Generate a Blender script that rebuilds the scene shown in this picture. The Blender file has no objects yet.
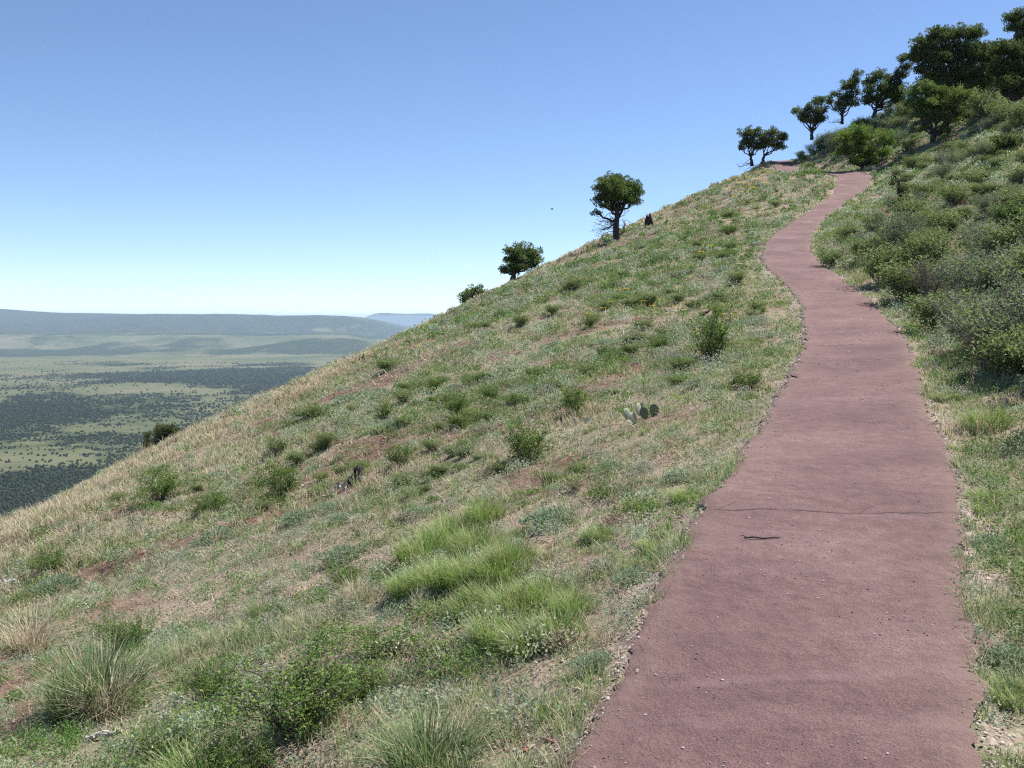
import bpy, math, random
import numpy as np
from mathutils import Vector

rng = np.random.default_rng(7)
random.seed(7)
SC = bpy.context.scene
COL = SC.collection
PI = math.pi

# ------------------------------------------------------------------ noise
def _hash(ix, iy, seed):
    h = (ix.astype(np.int64) * 374761393 + iy.astype(np.int64) * 668265263 + seed * 974634777) & 0xffffffff
    h = ((h ^ (h >> 13)) * 1274126177) & 0xffffffff
    h = (h ^ (h >> 16)) & 0xffffffff
    return h / 4294967295.0

def vnoise(x, y, seed=0):
    x = np.asarray(x, float); y = np.asarray(y, float)
    ix = np.floor(x); iy = np.floor(y)
    fx = x - ix; fy = y - iy
    fx = fx * fx * fx * (fx * (fx * 6 - 15) + 10); fy = fy * fy * fy * (fy * (fy * 6 - 15) + 10)
    ix = ix.astype(np.int64); iy = iy.astype(np.int64)
    a = _hash(ix, iy, seed); b = _hash(ix + 1, iy, seed)
    c = _hash(ix, iy + 1, seed); d = _hash(ix + 1, iy + 1, seed)
    return (a * (1 - fx) + b * fx) * (1 - fy) + (c * (1 - fx) + d * fx) * fy

def fbm(x, y, oct=4, seed=0):
    s = 0; amp = .5; tot = 0
    c, sn = math.cos(.6), math.sin(.6)
    for o in range(oct):
        s = s + amp * vnoise(x, y, seed + o * 17); tot += amp
        x, y = (x * c - y * sn) * 2.03 + 5.3, (x * sn + y * c) * 2.03 + 1.7
        amp *= .5
    return s / tot          # 0..1

def sstep(a, b, x):
    t = np.clip((np.asarray(x, float) - a) / (b - a), 0, 1)
    return t * t * (3 - 2 * t)

# ------------------------------------------------------------------ terrain
F = 1000.0        # focal length in pixels, used to turn photo measurements into metres
HZ = 320.0
# height of the path above the eye level, from its grade
_Y = np.linspace(0, 85, 1701)
_G = np.interp(_Y, [0, 15, 26, 40, 50, 61, 63, 70, 72, 79, 81, 85], [.08, .085, .19, .22, .245, .235, .04, .05, .34, .34, .15, .10])
_Z = -1.62 + np.concatenate([[0], np.cumsum((_G[1:] + _G[:-1]) / 2 * np.diff(_Y))])
def zpath(y): return np.where(y < 0, -1.62 + .08 * y, np.interp(y, _Y, _Z))
_rat = _Z[20:1240] / _Y[20:1240]
def y_of_row(py): return float(np.interp((HZ - py) / F, _rat, _Y[20:1240]))
rows = [(768,568,985),(735,585,982),(700,603,978),(660,624,973),(620,640,971),(590,652,968),(560,670,965),(530,688,964),
        (500,708,962),(475,728,955),(450,745,946),(425,762,935),(400,776,925),(380,789,917),(360,798,912),(350,801,909),
        (340,803,904),(330,804,897),(320,803,886),(310,802,877),(300,798,868),(290,790,854),(280,781,840),(270,768,826),(262,763,817),
        (254,762,812),(246,765,811),(238,770,812),(230,780,816),(222,793,824),(214,806,833),(206,818,842),(198,828,856),(190,835,867),
        (182,838,871),(176,838,872)]
pY = [y_of_row(r[0]) for r in rows]
pL = [(r[1] - 512) / F * y for r, y in zip(rows, pY)]
pR = [(r[2] - 512) / F * y for r, y in zip(rows, pY)]
y0_, y1_ = pY[0], pY[1]
pY = [-4, y0_ - 1.2] + pY + [60.5, 64, 69, 74, 79, 84, 90]
pL = [-1.3, pL[0] - .42] + pL + [18.9, 19.1, 19.4, 19.9, 20.5, 21.0, 21.2]
pR = [.3, pR[0] - .22] + pR + [21.0, 21.0, 21.1, 21.6, 22.2, 22.6, 22.8]
o_ = np.argsort(pY); pY = np.array(pY)[o_]; pL = np.array(pL)[o_]; pR = np.array(pR)[o_]
_ys = np.linspace(-4, 90, 1881)
_ker = np.hanning(17); _ker /= _ker.sum()
def _sm(v):
    q = np.interp(_ys, pY, v); return np.convolve(np.pad(q, 8, mode='edge'), _ker, 'valid')
_xl = _sm(pL); _xr = _sm(pR)
def XL(y): return np.interp(y, _ys, _xl)
def XR(y): return np.interp(y, _ys, _xr)

_ca = [-2.0, -.9, -.512, -.3, -.1, .1, .26, .35, .6]
_cy = [18, 21, 25, 41, 55, 66, 80, 85, 92]
def Ycrest(x, y): return np.interp(x / np.sqrt(np.maximum(y, 0) ** 2 + 3), _ca, _cy)
def gcone(x, y):
    Yc = Ycrest(x, y)
    t = y - Yc
    near = 1.6 * (1 - np.clip(y, 0, None) / Yc) ** 2 - 3.2 * np.minimum(y, 0) / Yc
    far = np.where(t < 25, .010 * t * t, 6.25 + .5 * (t - 25))
    return np.where(t < 0, near, far)
def Pl(x, y): return .475 * x + .036 * y
_te = np.linspace(-10, 100, 441)
_e = Pl(XL(_te), _te) - zpath(_te) - gcone(XL(_te), _te)
_e = np.where(_te > 80, 0, _e) * (1 - sstep(77, 80, _te)); _e = np.maximum(_e, -.05)
def EX(y): return np.interp(y, _te, _e)
def H0(x, y):
    x = np.asarray(x, float); y = np.asarray(y, float)
    xl = XL(y); xr = XR(y)
    u = np.maximum(xl - x, 0)
    w = np.clip(1 - u / np.interp(y, [0, 58, 66], [15, 15, 5]), 0, 1) ** 2
    left = Pl(x, y) - gcone(x, y) - EX(y) * w
    zl = Pl(xl, y) - gcone(xl, y) - EX(y)
    ur = np.maximum(x - xr, 0)
    right = zl + .43 * (ur - .9 * (1 - np.exp(-ur / .9))) + .04 * (x - xl)
    z = np.where(x < xl, left, np.where(x > xr, right, zl + .04 * (x - xl)))
    z = np.where(z > 30, 30 + 12 * (1 - np.exp(-(z - 30) / 12)), z)
    return z
def sdist(x, y): return np.where(y < 90, np.maximum(XL(y) - x, x - XR(y)), 5)
def edge_dist(x, y):
    "distance outside the path (0 on it)"
    return np.where(y < 90, np.maximum(np.maximum(XL(y) - x, x - XR(y)), 0), 5)
def H(x, y):
    x = np.asarray(x, float); y = np.asarray(y, float)
    d = edge_dist(x, y)
    k = sstep(.05, 1.2, d)
    n = (fbm(x / 5.5, y / 5.5, 3, 3) - .5) * .55 * sstep(.3, 4, d) + (fbm(x / 1.1, y / 1.1, 3, 9) - .5) * .22 * k
    n = n + (fbm(x / .25, y / .25, 2, 21) - .5) * .045 * sstep(.0, .3, d)
    far = np.clip(1 - (np.abs(x) + np.abs(y) - 160) / 100, 0, 1)
    lump = (fbm(x / 60, y / 60, 4, 31) - .5) * 22 * (1 - far)
    # broken edge of the paving: the ground lies a little lower than the paving beside it
    return H0(x, y) + n * far + lump - .012 * (d < .001) - .035 * sstep(0, .08, d) * (1 - sstep(.3, .9, d))
PLAIN = -300.0

def hit(px, py, y0=2.2, y1=100):
    "point of the hillside seen at this place of the photo"
    a = (px - 512) / F; s = (HZ - py) / F
    Y = np.concatenate([np.arange(y0, 15, .01), np.arange(15, y1, .05)])
    d = H(a * Y, Y) - s * Y
    k = np.argmax(d >= 0)
    if d[k] < 0:
        m = Y < 92
        k = np.argmax(np.where(m, d / Y, -9))
    y = Y[k]; return float(a * y), float(y), float(H(a * y, y))
def at(px, Y):
    x = (px - 512) / F * Y
    return float(x), float(Y), float(H(x, Y))

# ------------------------------------------------------------------ helpers
def mesh_np(name, V, T, C=None, mat=None, smooth=False, parent=None, link=True):
    V = np.asarray(V, np.float32); T = np.asarray(T, np.int32)
    me = bpy.data.meshes.new(name)
    k = T.shape[1]
    me.vertices.add(len(V)); me.vertices.foreach_set('co', V.ravel())
    me.loops.add(T.size); me.loops.foreach_set('vertex_index', T.ravel())
    me.polygons.add(len(T))
    me.polygons.foreach_set('loop_start', np.arange(0, T.size, k, dtype=np.int32))
    try: me.polygons.foreach_set('loop_total', np.full(len(T), k, np.int32))
    except Exception: pass
    if C is not None:
        C = np.asarray(C, np.float32)
        if C.shape[1] == 3: C = np.hstack([C, np.ones((len(C), 1), np.float32)])
        at_ = me.attributes.new('Col', 'FLOAT_COLOR', 'POINT'); at_.data.foreach_set('color', C.ravel())
    me.update(calc_edges=True)
    me.polygons.foreach_set('use_smooth', np.full(len(T), smooth, bool))
    if mat: me.materials.append(mat)
    o = bpy.data.objects.new(name, me)
    if link: COL.objects.link(o)
    if parent: o.parent = parent
    return o

def tag(o, label=None, cat=None, group=None, kind=None):
    if label: o['label'] = label
    if cat: o['category'] = cat
    if group: o['group'] = group
    if kind: o['kind'] = kind
    return o
def thing(name, loc, label, cat, group=None, rz=0):
    o = bpy.data.objects.new(name, None); COL.objects.link(o)
    o.location = loc; o.rotation_euler = (0, 0, rz); o.empty_display_size = .2
    return tag(o, label, cat, group)
def copy_thing(src, loc, rz, sc, label=None, group=None, tilt=(0, 0)):
    r = src.copy(); COL.objects.link(r)
    r.location = loc; r.rotation_euler = (tilt[0], tilt[1], rz)
    r.scale = sc if hasattr(sc, '__len__') else (sc, sc, sc)
    if label: r['label'] = label
    if group: r['group'] = group
    elif 'group' in r: del r['group']
    for ch in list(src.children):
        c = ch.copy(); COL.objects.link(c); c.parent = r
    return r

def blades(root, az, lean, hgt, wid, c0, c1, bend=.5):
    "grass blades: 5 points, 3 triangles each"
    n = len(root)
    az = np.asarray(az); d = np.stack([np.cos(az), np.sin(az), np.zeros(n)], 1)
    tw = az + PI / 2 + rng.normal(0, .5, n)
    s = np.stack([np.cos(tw), np.sin(tw), np.zeros(n)], 1) * (wid / 2)[:, None]
    up = np.array([0, 0, 1.])
    m = root + d * (hgt * np.sin(lean) * .42)[:, None] + up * (hgt * np.cos(lean) * .58)[:, None]
    l2 = lean * (1 + bend) + bend * .3
    t = m + d * (hgt * np.sin(l2) * .5)[:, None] + up * (hgt * np.cos(l2) * .46)[:, None]
    V = np.empty((n, 5, 3)); V[:, 0] = root - s; V[:, 1] = root + s; V[:, 2] = m - s * .8; V[:, 3] = m + s * .8; V[:, 4] = t
    C = np.empty((n, 5, 3)); C[:, 0] = C[:, 1] = c0; C[:, 2] = C[:, 3] = (c0 + c1) / 2; C[:, 4] = c1
    b = (np.arange(n) * 5)[:, None]
    T = np.concatenate([b + [[0, 1, 3]], b + [[0, 3, 2]], b + [[2, 3, 4]]])
    return V.reshape(-1, 3), T, C.reshape(-1, 3)

def leaves(P, size, col, asp=.5, up=.35, N=None):
    "small leaf shaped diamonds with a fold, random facing"
    n = len(P)
    a = rng.normal(size=(n, 3)); a[:, 2] = a[:, 2] * .8 + up
    if N is not None: a = a * .6 + N
    a /= np.linalg.norm(a, axis=1)[:, None] + 1e-9
    b = np.cross(a, rng.normal(size=(n, 3))); b /= np.linalg.norm(b, axis=1)[:, None] + 1e-9
    c = np.cross(a, b)
    s = np.broadcast_to(np.asarray(size, float), (n,))[:, None]
    V = np.empty((n, 4, 3))
    V[:, 0] = P; V[:, 1] = P + a * s * .5 + b * s * asp * .5 + c * s * .08; V[:, 2] = P + a * s; V[:, 3] = P + a * s * .5 - b * s * asp * .5 + c * s * .08
    C = np.repeat(col[:, None, :], 4, 1)
    b_ = (np.arange(n) * 4)[:, None]
    T = np.concatenate([b_ + [[0, 1, 2]], b_ + [[0, 2, 3]]])
    return V.reshape(-1, 3), T, C.reshape(-1, 3)

def join(parts):
    V = []; T = []; C = []; o = 0
    for v, t, c in parts:
        V.append(v); T.append(np.asarray(t) + o); C.append(c); o += len(v)
    return np.concatenate(V), np.concatenate(T), np.concatenate(C)

def tube(pts, rad, col, n=5):
    pts = np.asarray(pts, float); rad = np.asarray(rad, float); m = len(pts)
    tg = np.gradient(pts, axis=0); tg /= np.linalg.norm(tg, axis=1)[:, None] + 1e-9
    ref = np.array([.31, .87, .21]) if abs(tg[0][2]) > .5 else np.array([0, 0, 1.])
    a = np.cross(tg, ref); a /= np.linalg.norm(a, axis=1)[:, None] + 1e-9
    b = np.cross(tg, a)
    th = np.arange(n) / n * 2 * PI
    V = pts[:, None] + (a[:, None] * np.cos(th)[None, :, None] + b[:, None] * np.sin(th)[None, :, None]) * rad[:, None, None]
    V = V.reshape(-1, 3)
    T = []
    for i in range(m - 1):
        for j in range(n):
            p = i * n + j; q = i * n + (j + 1) % n
            T += [(p, q, q + n), (p, q + n, p + n)]
    V = np.vstack([V, pts[-1:] + tg[-1:] * rad[-1]])
    for j in range(n): T.append(((m - 1) * n + j, (m - 1) * n + (j + 1) % n, m * n))
    V = np.vstack([V, pts[:1]])
    for j in range(n): T.append(((j + 1) % n, j, m * n + 1))
    return V, np.array(T), np.tile(np.asarray(col, float), (len(V), 1))

def wob(p0, p1, k=5, amp=.08, sag=0.0):
    p0 = np.asarray(p0, float); p1 = np.asarray(p1, float)
    t = np.linspace(0, 1, k)[:, None]
    L = np.linalg.norm(p1 - p0)
    q = p0 + (p1 - p0) * t
    q[1:-1] += rng.normal(0, amp * L, (k - 2, 3))
    q[:, 2] += (-np.sin(t[:, 0] * PI)) * sag * L
    return q

# ------------------------------------------------------------------ materials
def newmat(name):
    m = bpy.data.materials.new(name); m.use_nodes = True
    nt = m.node_tree; nt.nodes.clear()
    out = nt.nodes.new('ShaderNodeOutputMaterial')
    return m, nt, out
def N_(nt, t, **kw):
    n = nt.nodes.new(t)
    for k, v in kw.items():
        if k.startswith('i_'): n.inputs[k[2:].replace('_', ' ')].default_value = v
        else: setattr(n, k, v)
    return n
def ramp(nt, stops, src=None):
    r = nt.nodes.new('ShaderNodeValToRGB')
    e = r.color_ramp.elements
    while len(e) > 1: e.remove(e[-1])
    e[0].position = stops[0][0]; e[0].color = (*stops[0][1], 1) if len(stops[0][1]) == 3 else stops[0][1]
    for p, c in stops[1:]:
        q = e.new(p); q.color = (*c, 1)
    if src: nt.links.new(src, r.inputs['Fac'])
    return r
def noise(nt, vec, scale, detail=5, rough=.6):
    n = N_(nt, 'ShaderNodeTexNoise'); n.inputs['Scale'].default_value = scale
    n.inputs['Detail'].default_value = detail; n.inputs['Roughness'].default_value = rough
    nt.links.new(vec, n.inputs['Vector']); return n
def mixc(nt, fac, a, b, mode='MIX'):
    m = N_(nt, 'ShaderNodeMix', data_type='RGBA', blend_type=mode)
    for s, v in (('Factor', fac), ('A', a), ('B', b)):
        idx = {'Factor': 0, 'A': 6, 'B': 7}[s]
        if hasattr(v, 'links'): nt.links.new(v, m.inputs[idx])
        else: m.inputs[idx].default_value = v if s == 'Factor' else (*v, 1)
    return m.outputs[2]

def leafmat(name, trans=.35, rough=.7, spec=.25):
    m, nt, out = newmat(name)
    a = N_(nt, 'ShaderNodeAttribute', attribute_name='Col')
    p = N_(nt, 'ShaderNodeBsdfPrincipled'); p.inputs['Roughness'].default_value = rough
    p.inputs['Specular IOR Level'].default_value = spec
    nt.links.new(a.outputs['Color'], p.inputs['Base Color'])
    t = N_(nt, 'ShaderNodeBsdfTranslucent')
    h = N_(nt, 'ShaderNodeHueSaturation'); h.inputs['Value'].default_value = 1.2; h.inputs['Saturation'].default_value = 1.1
    nt.links.new(a.outputs['Color'], h.inputs['Color']); nt.links.new(h.outputs['Color'], t.inputs['Color'])
    x = N_(nt, 'ShaderNodeMixShader'); x.inputs[0].default_value = trans
    nt.links.new(p.outputs[0], x.inputs[1]); nt.links.new(t.outputs[0], x.inputs[2]); nt.links.new(x.outputs[0], out.inputs['Surface'])
    return m
M_LEAF = leafmat('leaf'); M_NEEDLE = leafmat('juniper_needles', .38, .7, .15); M_GRASS = leafmat('grass_blade', .35, .6, .3)
M_PAD = leafmat('cactus_pad', .0, .5, .3)

def barkmat(name, scale=30):
    m, nt, out = newmat(name)
    a = N_(nt, 'ShaderNodeAttribute', attribute_name='Col')
    tc = N_(nt, 'ShaderNodeTexCoord'); mp = N_(nt, 'ShaderNodeMapping'); mp.inputs['Scale'].default_value = (1, 1, .25)
    nt.links.new(tc.outputs['Object'], mp.inputs['Vector'])
    n = noise(nt, mp.outputs[0], scale, 5)
    r = ramp(nt, [(.3, (.55, .55, .55)), (.7, (1.25, 1.25, 1.25))], n.outputs['Fac'])
    c = mixc(nt, 1.0, a.outputs['Color'], r.outputs['Color'], 'MULTIPLY')
    p = N_(nt, 'ShaderNodeBsdfPrincipled'); p.inputs['Roughness'].default_value = .9
    nt.links.new(c, p.inputs['Base Color'])
    b = N_(nt, 'ShaderNodeBump'); b.inputs['Strength'].default_value = .6; b.inputs['Distance'].default_value = .01
    nt.links.new(n.outputs['Fac'], b.inputs['Height']); nt.links.new(b.outputs[0], p.inputs['Normal'])
    nt.links.new(p.outputs[0], out.inputs['Surface'])
    return m
M_BARK = barkmat('bark'); M_STONE = barkmat('stone', 60)

def soilmat():
    m, nt, out = newmat('cinder_soil')
    g = N_(nt, 'ShaderNodeNewGeometry'); pos = g.outputs['Position']
    a = N_(nt, 'ShaderNodeAttribute', attribute_name='Col')
    n1 = noise(nt, pos, .9, 6); n2 = noise(nt, pos, 7, 6, .7); n3 = noise(nt, pos, 45, 4, .7)
    red = ramp(nt, [(.3, (.10, .058, .042)), (.5, (.175, .108, .082)), (.7, (.25, .175, .138))], n2.outputs['Fac'])
    lit = ramp(nt, [(.3, (.12, .085, .065)), (.5, (.28, .215, .165)), (.68, (.46, .38, .30))], n3.outputs['Fac'])
    f1 = ramp(nt, [(.36, (.15, .15, .15)), (.52, (1, 1, 1))], n1.outputs['Fac'])
    c = mixc(nt, f1.outputs['Color'], red.outputs['Color'], lit.outputs['Color'])
    sep = N_(nt, 'ShaderNodeSeparateColor'); nt.links.new(a.outputs['Color'], sep.inputs[0])
    grn = ramp(nt, [(.3, (.10, .115, .06)), (.7, (.26, .27, .17))], n3.outputs['Fac'])
    c = mixc(nt, sep.outputs[0], c, grn.outputs['Color'])           # red channel: moss and old grass thatch
    grav = ramp(nt, [(.32, (.16, .10, .09)), (.5, (.36, .28, .24)), (.66, (.55, .48, .42))], n3.outputs['Fac'])
    c = mixc(nt, sep.outputs[1], c, grav.outputs['Color'])          # green channel: grit beside the path
    c = mixc(nt, sep.outputs[2], c, red.outputs['Color'])           # blue channel: bare red cinder
    p = N_(nt, 'ShaderNodeBsdfPrincipled'); p.inputs['Roughness'].default_value = .95; p.inputs['Specular IOR Level'].default_value = .1
    nt.links.new(c, p.inputs['Base Color'])
    s = N_(nt, 'ShaderNodeMath', operation='MULTIPLY_ADD'); nt.links.new(n3.outputs['Fac'], s.inputs[0]); s.inputs[1].default_value = .4
    nt.links.new(n2.outputs['Fac'], s.inputs[2])
    b = N_(nt, 'ShaderNodeBump'); b.inputs['Strength'].default_value = .9; b.inputs['Distance'].default_value = .05
    nt.links.new(s.outputs[0], b.inputs['Height']); nt.links.new(b.outputs[0], p.inputs['Normal'])
    nt.links.new(p.outputs[0], out.inputs['Surface'])
    return m

def pathmat():
    m, nt, out = newmat('red_cinder_asphalt')
    g = N_(nt, 'ShaderNodeNewGeometry'); pos = g.outputs['Position']
    big = noise(nt, pos, .8, 4); med = noise(nt, pos, 9, 5, .65); fine = noise(nt, pos, 140, 3, .7)
    c = ramp(nt, [(.28, (.118, .069, .067)), (.5, (.158, .096, .091)), (.72, (.205, .134, .126))], big.outputs['Fac']).outputs['Color']
    f = ramp(nt, [(.3, (.80, .79, .80)), (.7, (1.18, 1.18, 1.18))], med.outputs['Fac']).outputs['Color']
    c = mixc(nt, 1.0, c, f, 'MULTIPLY')
    f = ramp(nt, [(.28, (.5, .48, .48)), (.5, (1, 1, 1)), (.72, (1.5, 1.48, 1.48))], fine.outputs['Fac']).outputs['Color']
    c = mixc(nt, 1.0, c, f, 'MULTIPLY')
    # pale dust lying in faint bands across the path
    mp = N_(nt, 'ShaderNodeMapping'); mp.inputs['Scale'].default_value = (.35, 2.2, .35); nt.links.new(pos, mp.inputs['Vector'])
    bn = noise(nt, mp.outputs[0], 1.3, 6, .65)
    bf = ramp(nt, [(.55, (0, 0, 0)), (.75, (.6, .6, .6))], bn.outputs['Fac']).outputs['Color']
    c = mixc(nt, bf, c, (.215, .142, .140))
    # dark pits
    vo = N_(nt, 'ShaderNodeTexVoronoi'); vo.inputs['Scale'].default_value = 55; nt.links.new(pos, vo.inputs['Vector'])
    pf = ramp(nt, [(.0, (.3, .3, .3)), (.08, (0, 0, 0))], vo.outputs['Distance']).outputs['Color']
    sel = ramp(nt, [(.52, (0, 0, 0)), (.62, (1, 1, 1))], noise(nt, pos, 3, 3).outputs['Fac']).outputs['Color']
    pf = mixc(nt, 1.0, pf, sel, 'MULTIPLY')
    c = mixc(nt, pf, c, (.07, .04, .042))
    a = N_(nt, 'ShaderNodeAttribute', attribute_name='Col')
    sep = N_(nt, 'ShaderNodeSeparateColor'); nt.links.new(a.outputs['Color'], sep.inputs[0])
    ef = N_(nt, 'ShaderNodeMath', operation='MULTIPLY'); nt.links.new(sep.outputs[0], ef.inputs[0]); nt.links.new(med.outputs['Fac'], ef.inputs[1])
    c = mixc(nt, ef.outputs[0], c, (.19, .13, .11))
    p = N_(nt, 'ShaderNodeBsdfPrincipled'); p.inputs['Roughness'].default_value = .88; p.inputs['Specular IOR Level'].default_value = .25
    nt.links.new(c, p.inputs['Base Color'])
    s = N_(nt, 'ShaderNodeMath', operation='MULTIPLY_ADD'); nt.links.new(fine.outputs['Fac'], s.inputs[0]); s.inputs[1].default_value = .25
    nt.links.new(med.outputs['Fac'], s.inputs[2])
    b = N_(nt, 'ShaderNodeBump'); b.inputs['Strength'].default_value = 1.0; b.inputs['Distance'].default_value = .03
    nt.links.new(s.outputs[0], b.inputs['Height']); nt.links.new(b.outputs[0], p.inputs['Normal'])
    nt.links.new(p.outputs[0], out.inputs['Surface'])
    return m

# ------------------------------------------------------------------ world, sun, camera
SUN_EL, SUN_AZ = math.radians(60), math.radians(62)     # azimuth from +Y towards +X
w = bpy.data.worlds.new('World'); SC.world = w; w.use_nodes = True
nt = w.node_tree; bg = nt.nodes['Background']
sky = nt.nodes.new('ShaderNodeTexSky'); sky.sky_type = 'NISHITA'; sky.sun_disc = False
sky.sun_elevation = SUN_EL; sky.sun_rotation = SUN_AZ; sky.altitude = 2400; sky.air_density = 1.0; sky.dust_density = .1; sky.ozone_density = 3.0; sky.air_density = .9
hs = nt.nodes.new('ShaderNodeHueSaturation'); hs.inputs['Saturation'].default_value = 1.02; hs.inputs['Hue'].default_value = .502
nt.links.new(sky.outputs[0], hs.inputs['Color']); nt.links.new(hs.outputs[0], bg.inputs['Color']); bg.inputs['Strength'].default_value = .086
sl = bpy.data.lights.new('sun', 'SUN'); sl.energy = 4.3; sl.angle = math.radians(.5); sl.color = (1, .95, .88)
so = bpy.data.objects.new('sun', sl); COL.objects.link(so)
sd = Vector((math.sin(SUN_AZ) * math.cos(SUN_EL), math.cos(SUN_AZ) * math.cos(SUN_EL), math.sin(SUN_EL)))
so.rotation_euler = sd.to_track_quat('Z', 'Y').to_euler(); so.location = (30, 20, 60)
cd = bpy.data.cameras.new('camera'); cam = bpy.data.objects.new('camera', cd); COL.objects.link(cam)
cam.location = (0, 0, 0); cam.rotation_euler = (PI / 2, 0, 0)
cd.sensor_width = 36; cd.lens = 36 * F / 1024; cd.shift_y = -(384 - HZ) / 1024
cd.clip_start = .05; cd.clip_end = 200000
SC.camera = cam
SC.view_settings.view_transform = 'Standard'; SC.view_settings.look = 'None'; SC.view_settings.gamma = 1
SC.view_settings.exposure = 1.0
SC.cycles.use_denoising = False
SC.cycles.max_bounces = 5; SC.cycles.diffuse_bounces = 3; SC.cycles.transmission_bounces = 3; SC.cycles.volume_bounces = 1
SC.cycles.caustics_reflective = False; SC.cycles.caustics_refractive = False
SC.cycles.filter_width = 1.2

# ------------------------------------------------------------------ hillside
def spaced(lo, mid0, mid1, hi, d0, g):
    m = list(np.arange(mid0, mid1, d0))
    p = [mid1]; d = d0
    while p[-1] < hi: d *= g; p.append(p[-1] + d)
    q = []; c = mid0; d = d0
    while c > lo: d *= g; c -= d; q.append(c)
    return np.array(q[::-1] + m + p)
gx = spaced(-900, -3.5, 3.5, 300, .055, 1.028)
gy = spaced(-160, 2.0, 7, 700, .05, 1.018)
X, Y = np.meshgrid(gx, gy)
Zt = np.maximum(H(X, Y), PLAIN - 6)
V = np.stack([X, Y, Zt], -1).reshape(-1, 3)
nx, ny = len(gx), len(gy)
i = (np.arange(ny - 1)[:, None] * nx + np.arange(nx - 1)[None]).ravel()
T = np.stack([i, i + 1, i + 1 + nx, i + nx], 1)
d = edge_dist(X, Y)
moss = np.clip(.08 + .55 * sstep(.45, .65, fbm(X / 2.2, Y / 2.2, 3, 41)), 0, 1)
grit = (1 - sstep(.05, .22, d + (fbm(X / .3, Y / .3, 2, 5) - .5) * .2)) * (d > 0) * (.25 + .75 * sstep(.45, .6, fbm(X * 0 + Y / 1.3, (X > XR(Y)) * 7.0, 2, 88)))
bare_n = fbm(X / 1.9, Y / 1.2, 4, 77)
bare = sstep(.595, .66, bare_n - .25 * (1 - sstep(.6, 2.5, d)))
Cg = np.stack([moss * (1 - bare), np.clip(grit, 0, 1), bare, np.ones_like(d)], -1).reshape(-1, 4)
hill = mesh_np('hillside', V, T, Cg, soilmat(), True)
tag(hill, 'steep cinder cone slope falling to the left under grass', 'hillside', kind='structure')
print('hill verts', len(V))

# ------------------------------------------------------------------ path
py_ = spaced(-4, 2.0, 8, 88, .04, 1.022)
py_ = py_[(py_ > -4) & (py_ < 88)]
tt = np.linspace(0, 1, 34)
jl = (fbm(py_ / .35, py_ * 0 + 3, 4, 5) - .5) * .22 + (fbm(py_ / .07, py_ * 0 + 8, 2, 6) - .5) * .08
jr = (fbm(py_ / .35, py_ * 0 + 13, 4, 15) - .5) * .22 + (fbm(py_ / .07, py_ * 0 + 18, 2, 16) - .5) * .08
xl = XL(py_) + jl; xr = XR(py_) + jr
PX = xl[:, None] + (xr - xl)[:, None] * tt[None]
PY = np.repeat(py_[:, None], len(tt), 1)
zz = H0(PX, PY) + .018 + (fbm(PX / 1.3, PY / .55, 3, 51) - .5) * .045
ed = np.minimum(tt, 1 - tt)[None] * (xr - xl)[:, None]
zz = zz - .02 * (1 - sstep(0, .06, ed))
V = np.stack([PX, PY, zz], -1).reshape(-1, 3)
a, b = len(py_), len(tt)
i = (np.arange(a - 1)[:, None] * b + np.arange(b - 1)[None]).ravel()
T = np.stack([i, i + 1, i + 1 + b, i + b], 1)
e = (1 - sstep(0, .25, ed)).reshape(-1)
Cp = np.stack([e, e * 0, e * 0, e * 0 + 1], -1)
path = mesh_np('path', V, T, Cp, pathmat(), True)
tag(path, 'winding red asphalt footpath climbing the cinder cone', 'path', kind='structure')
def zroad(x, y): return H0(x, y) + .018 + (fbm(x / 1.3, y / .55, 3, 51) - .5) * .045
# the long crack across the paving
cx = np.linspace(XL(5.9) + .05, XR(5.9) - .03, 90)
cyy = y_of_row(514) - (y_of_row(514) - y_of_row(528)) * ((cx - cx[0]) / (cx[-1] - cx[0])) ** 1.3 + (fbm(cx / .25, cx * 0, 4, 61) - .5) * .11
wd = .0006 + .0052 * vnoise(cx / .08, cx * 0 + 4, 62)
V = np.concatenate([np.stack([cx, cyy - wd, zroad(cx, cyy - wd) + .004], 1), np.stack([cx, cyy + wd, zroad(cx, cyy + wd) + .004], 1)])
k = np.arange(89)
cr = mesh_np('crack', V, np.stack([k, k + 1, k + 91, k + 90], 1), np.tile([.045, .028, .028], (180, 1)), M_BARK, parent=path)

for (f0, f1, dy) in ((.30, .44, -.16), (.58, .72, .20), (.72, .86, -.13), (.05, .22, .24)):
    k0 = int(f0 * 89); n_ = 26
    bx = np.linspace(cx[k0], cx[int(f1 * 89)], n_)
    by = cyy[k0] + dy * np.linspace(0, 1, n_) ** .8 + (fbm(bx / .12, bx * 0 + dy, 4, 63) - .5) * .10 * np.linspace(0, 1, n_)
    bw = .0022 * np.linspace(1, .15, n_)
    V = np.concatenate([np.stack([bx, by - bw, zroad(bx, by - bw) + .003], 1), np.stack([bx, by + bw, zroad(bx, by + bw) + .003], 1)])
    k = np.arange(n_ - 1)
    mesh_np('crack', V, np.stack([k, k + 1, k + n_ + 1, k + n_], 1), np.tile([.05, .03, .03], (2 * n_, 1)), M_BARK, parent=path)

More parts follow.
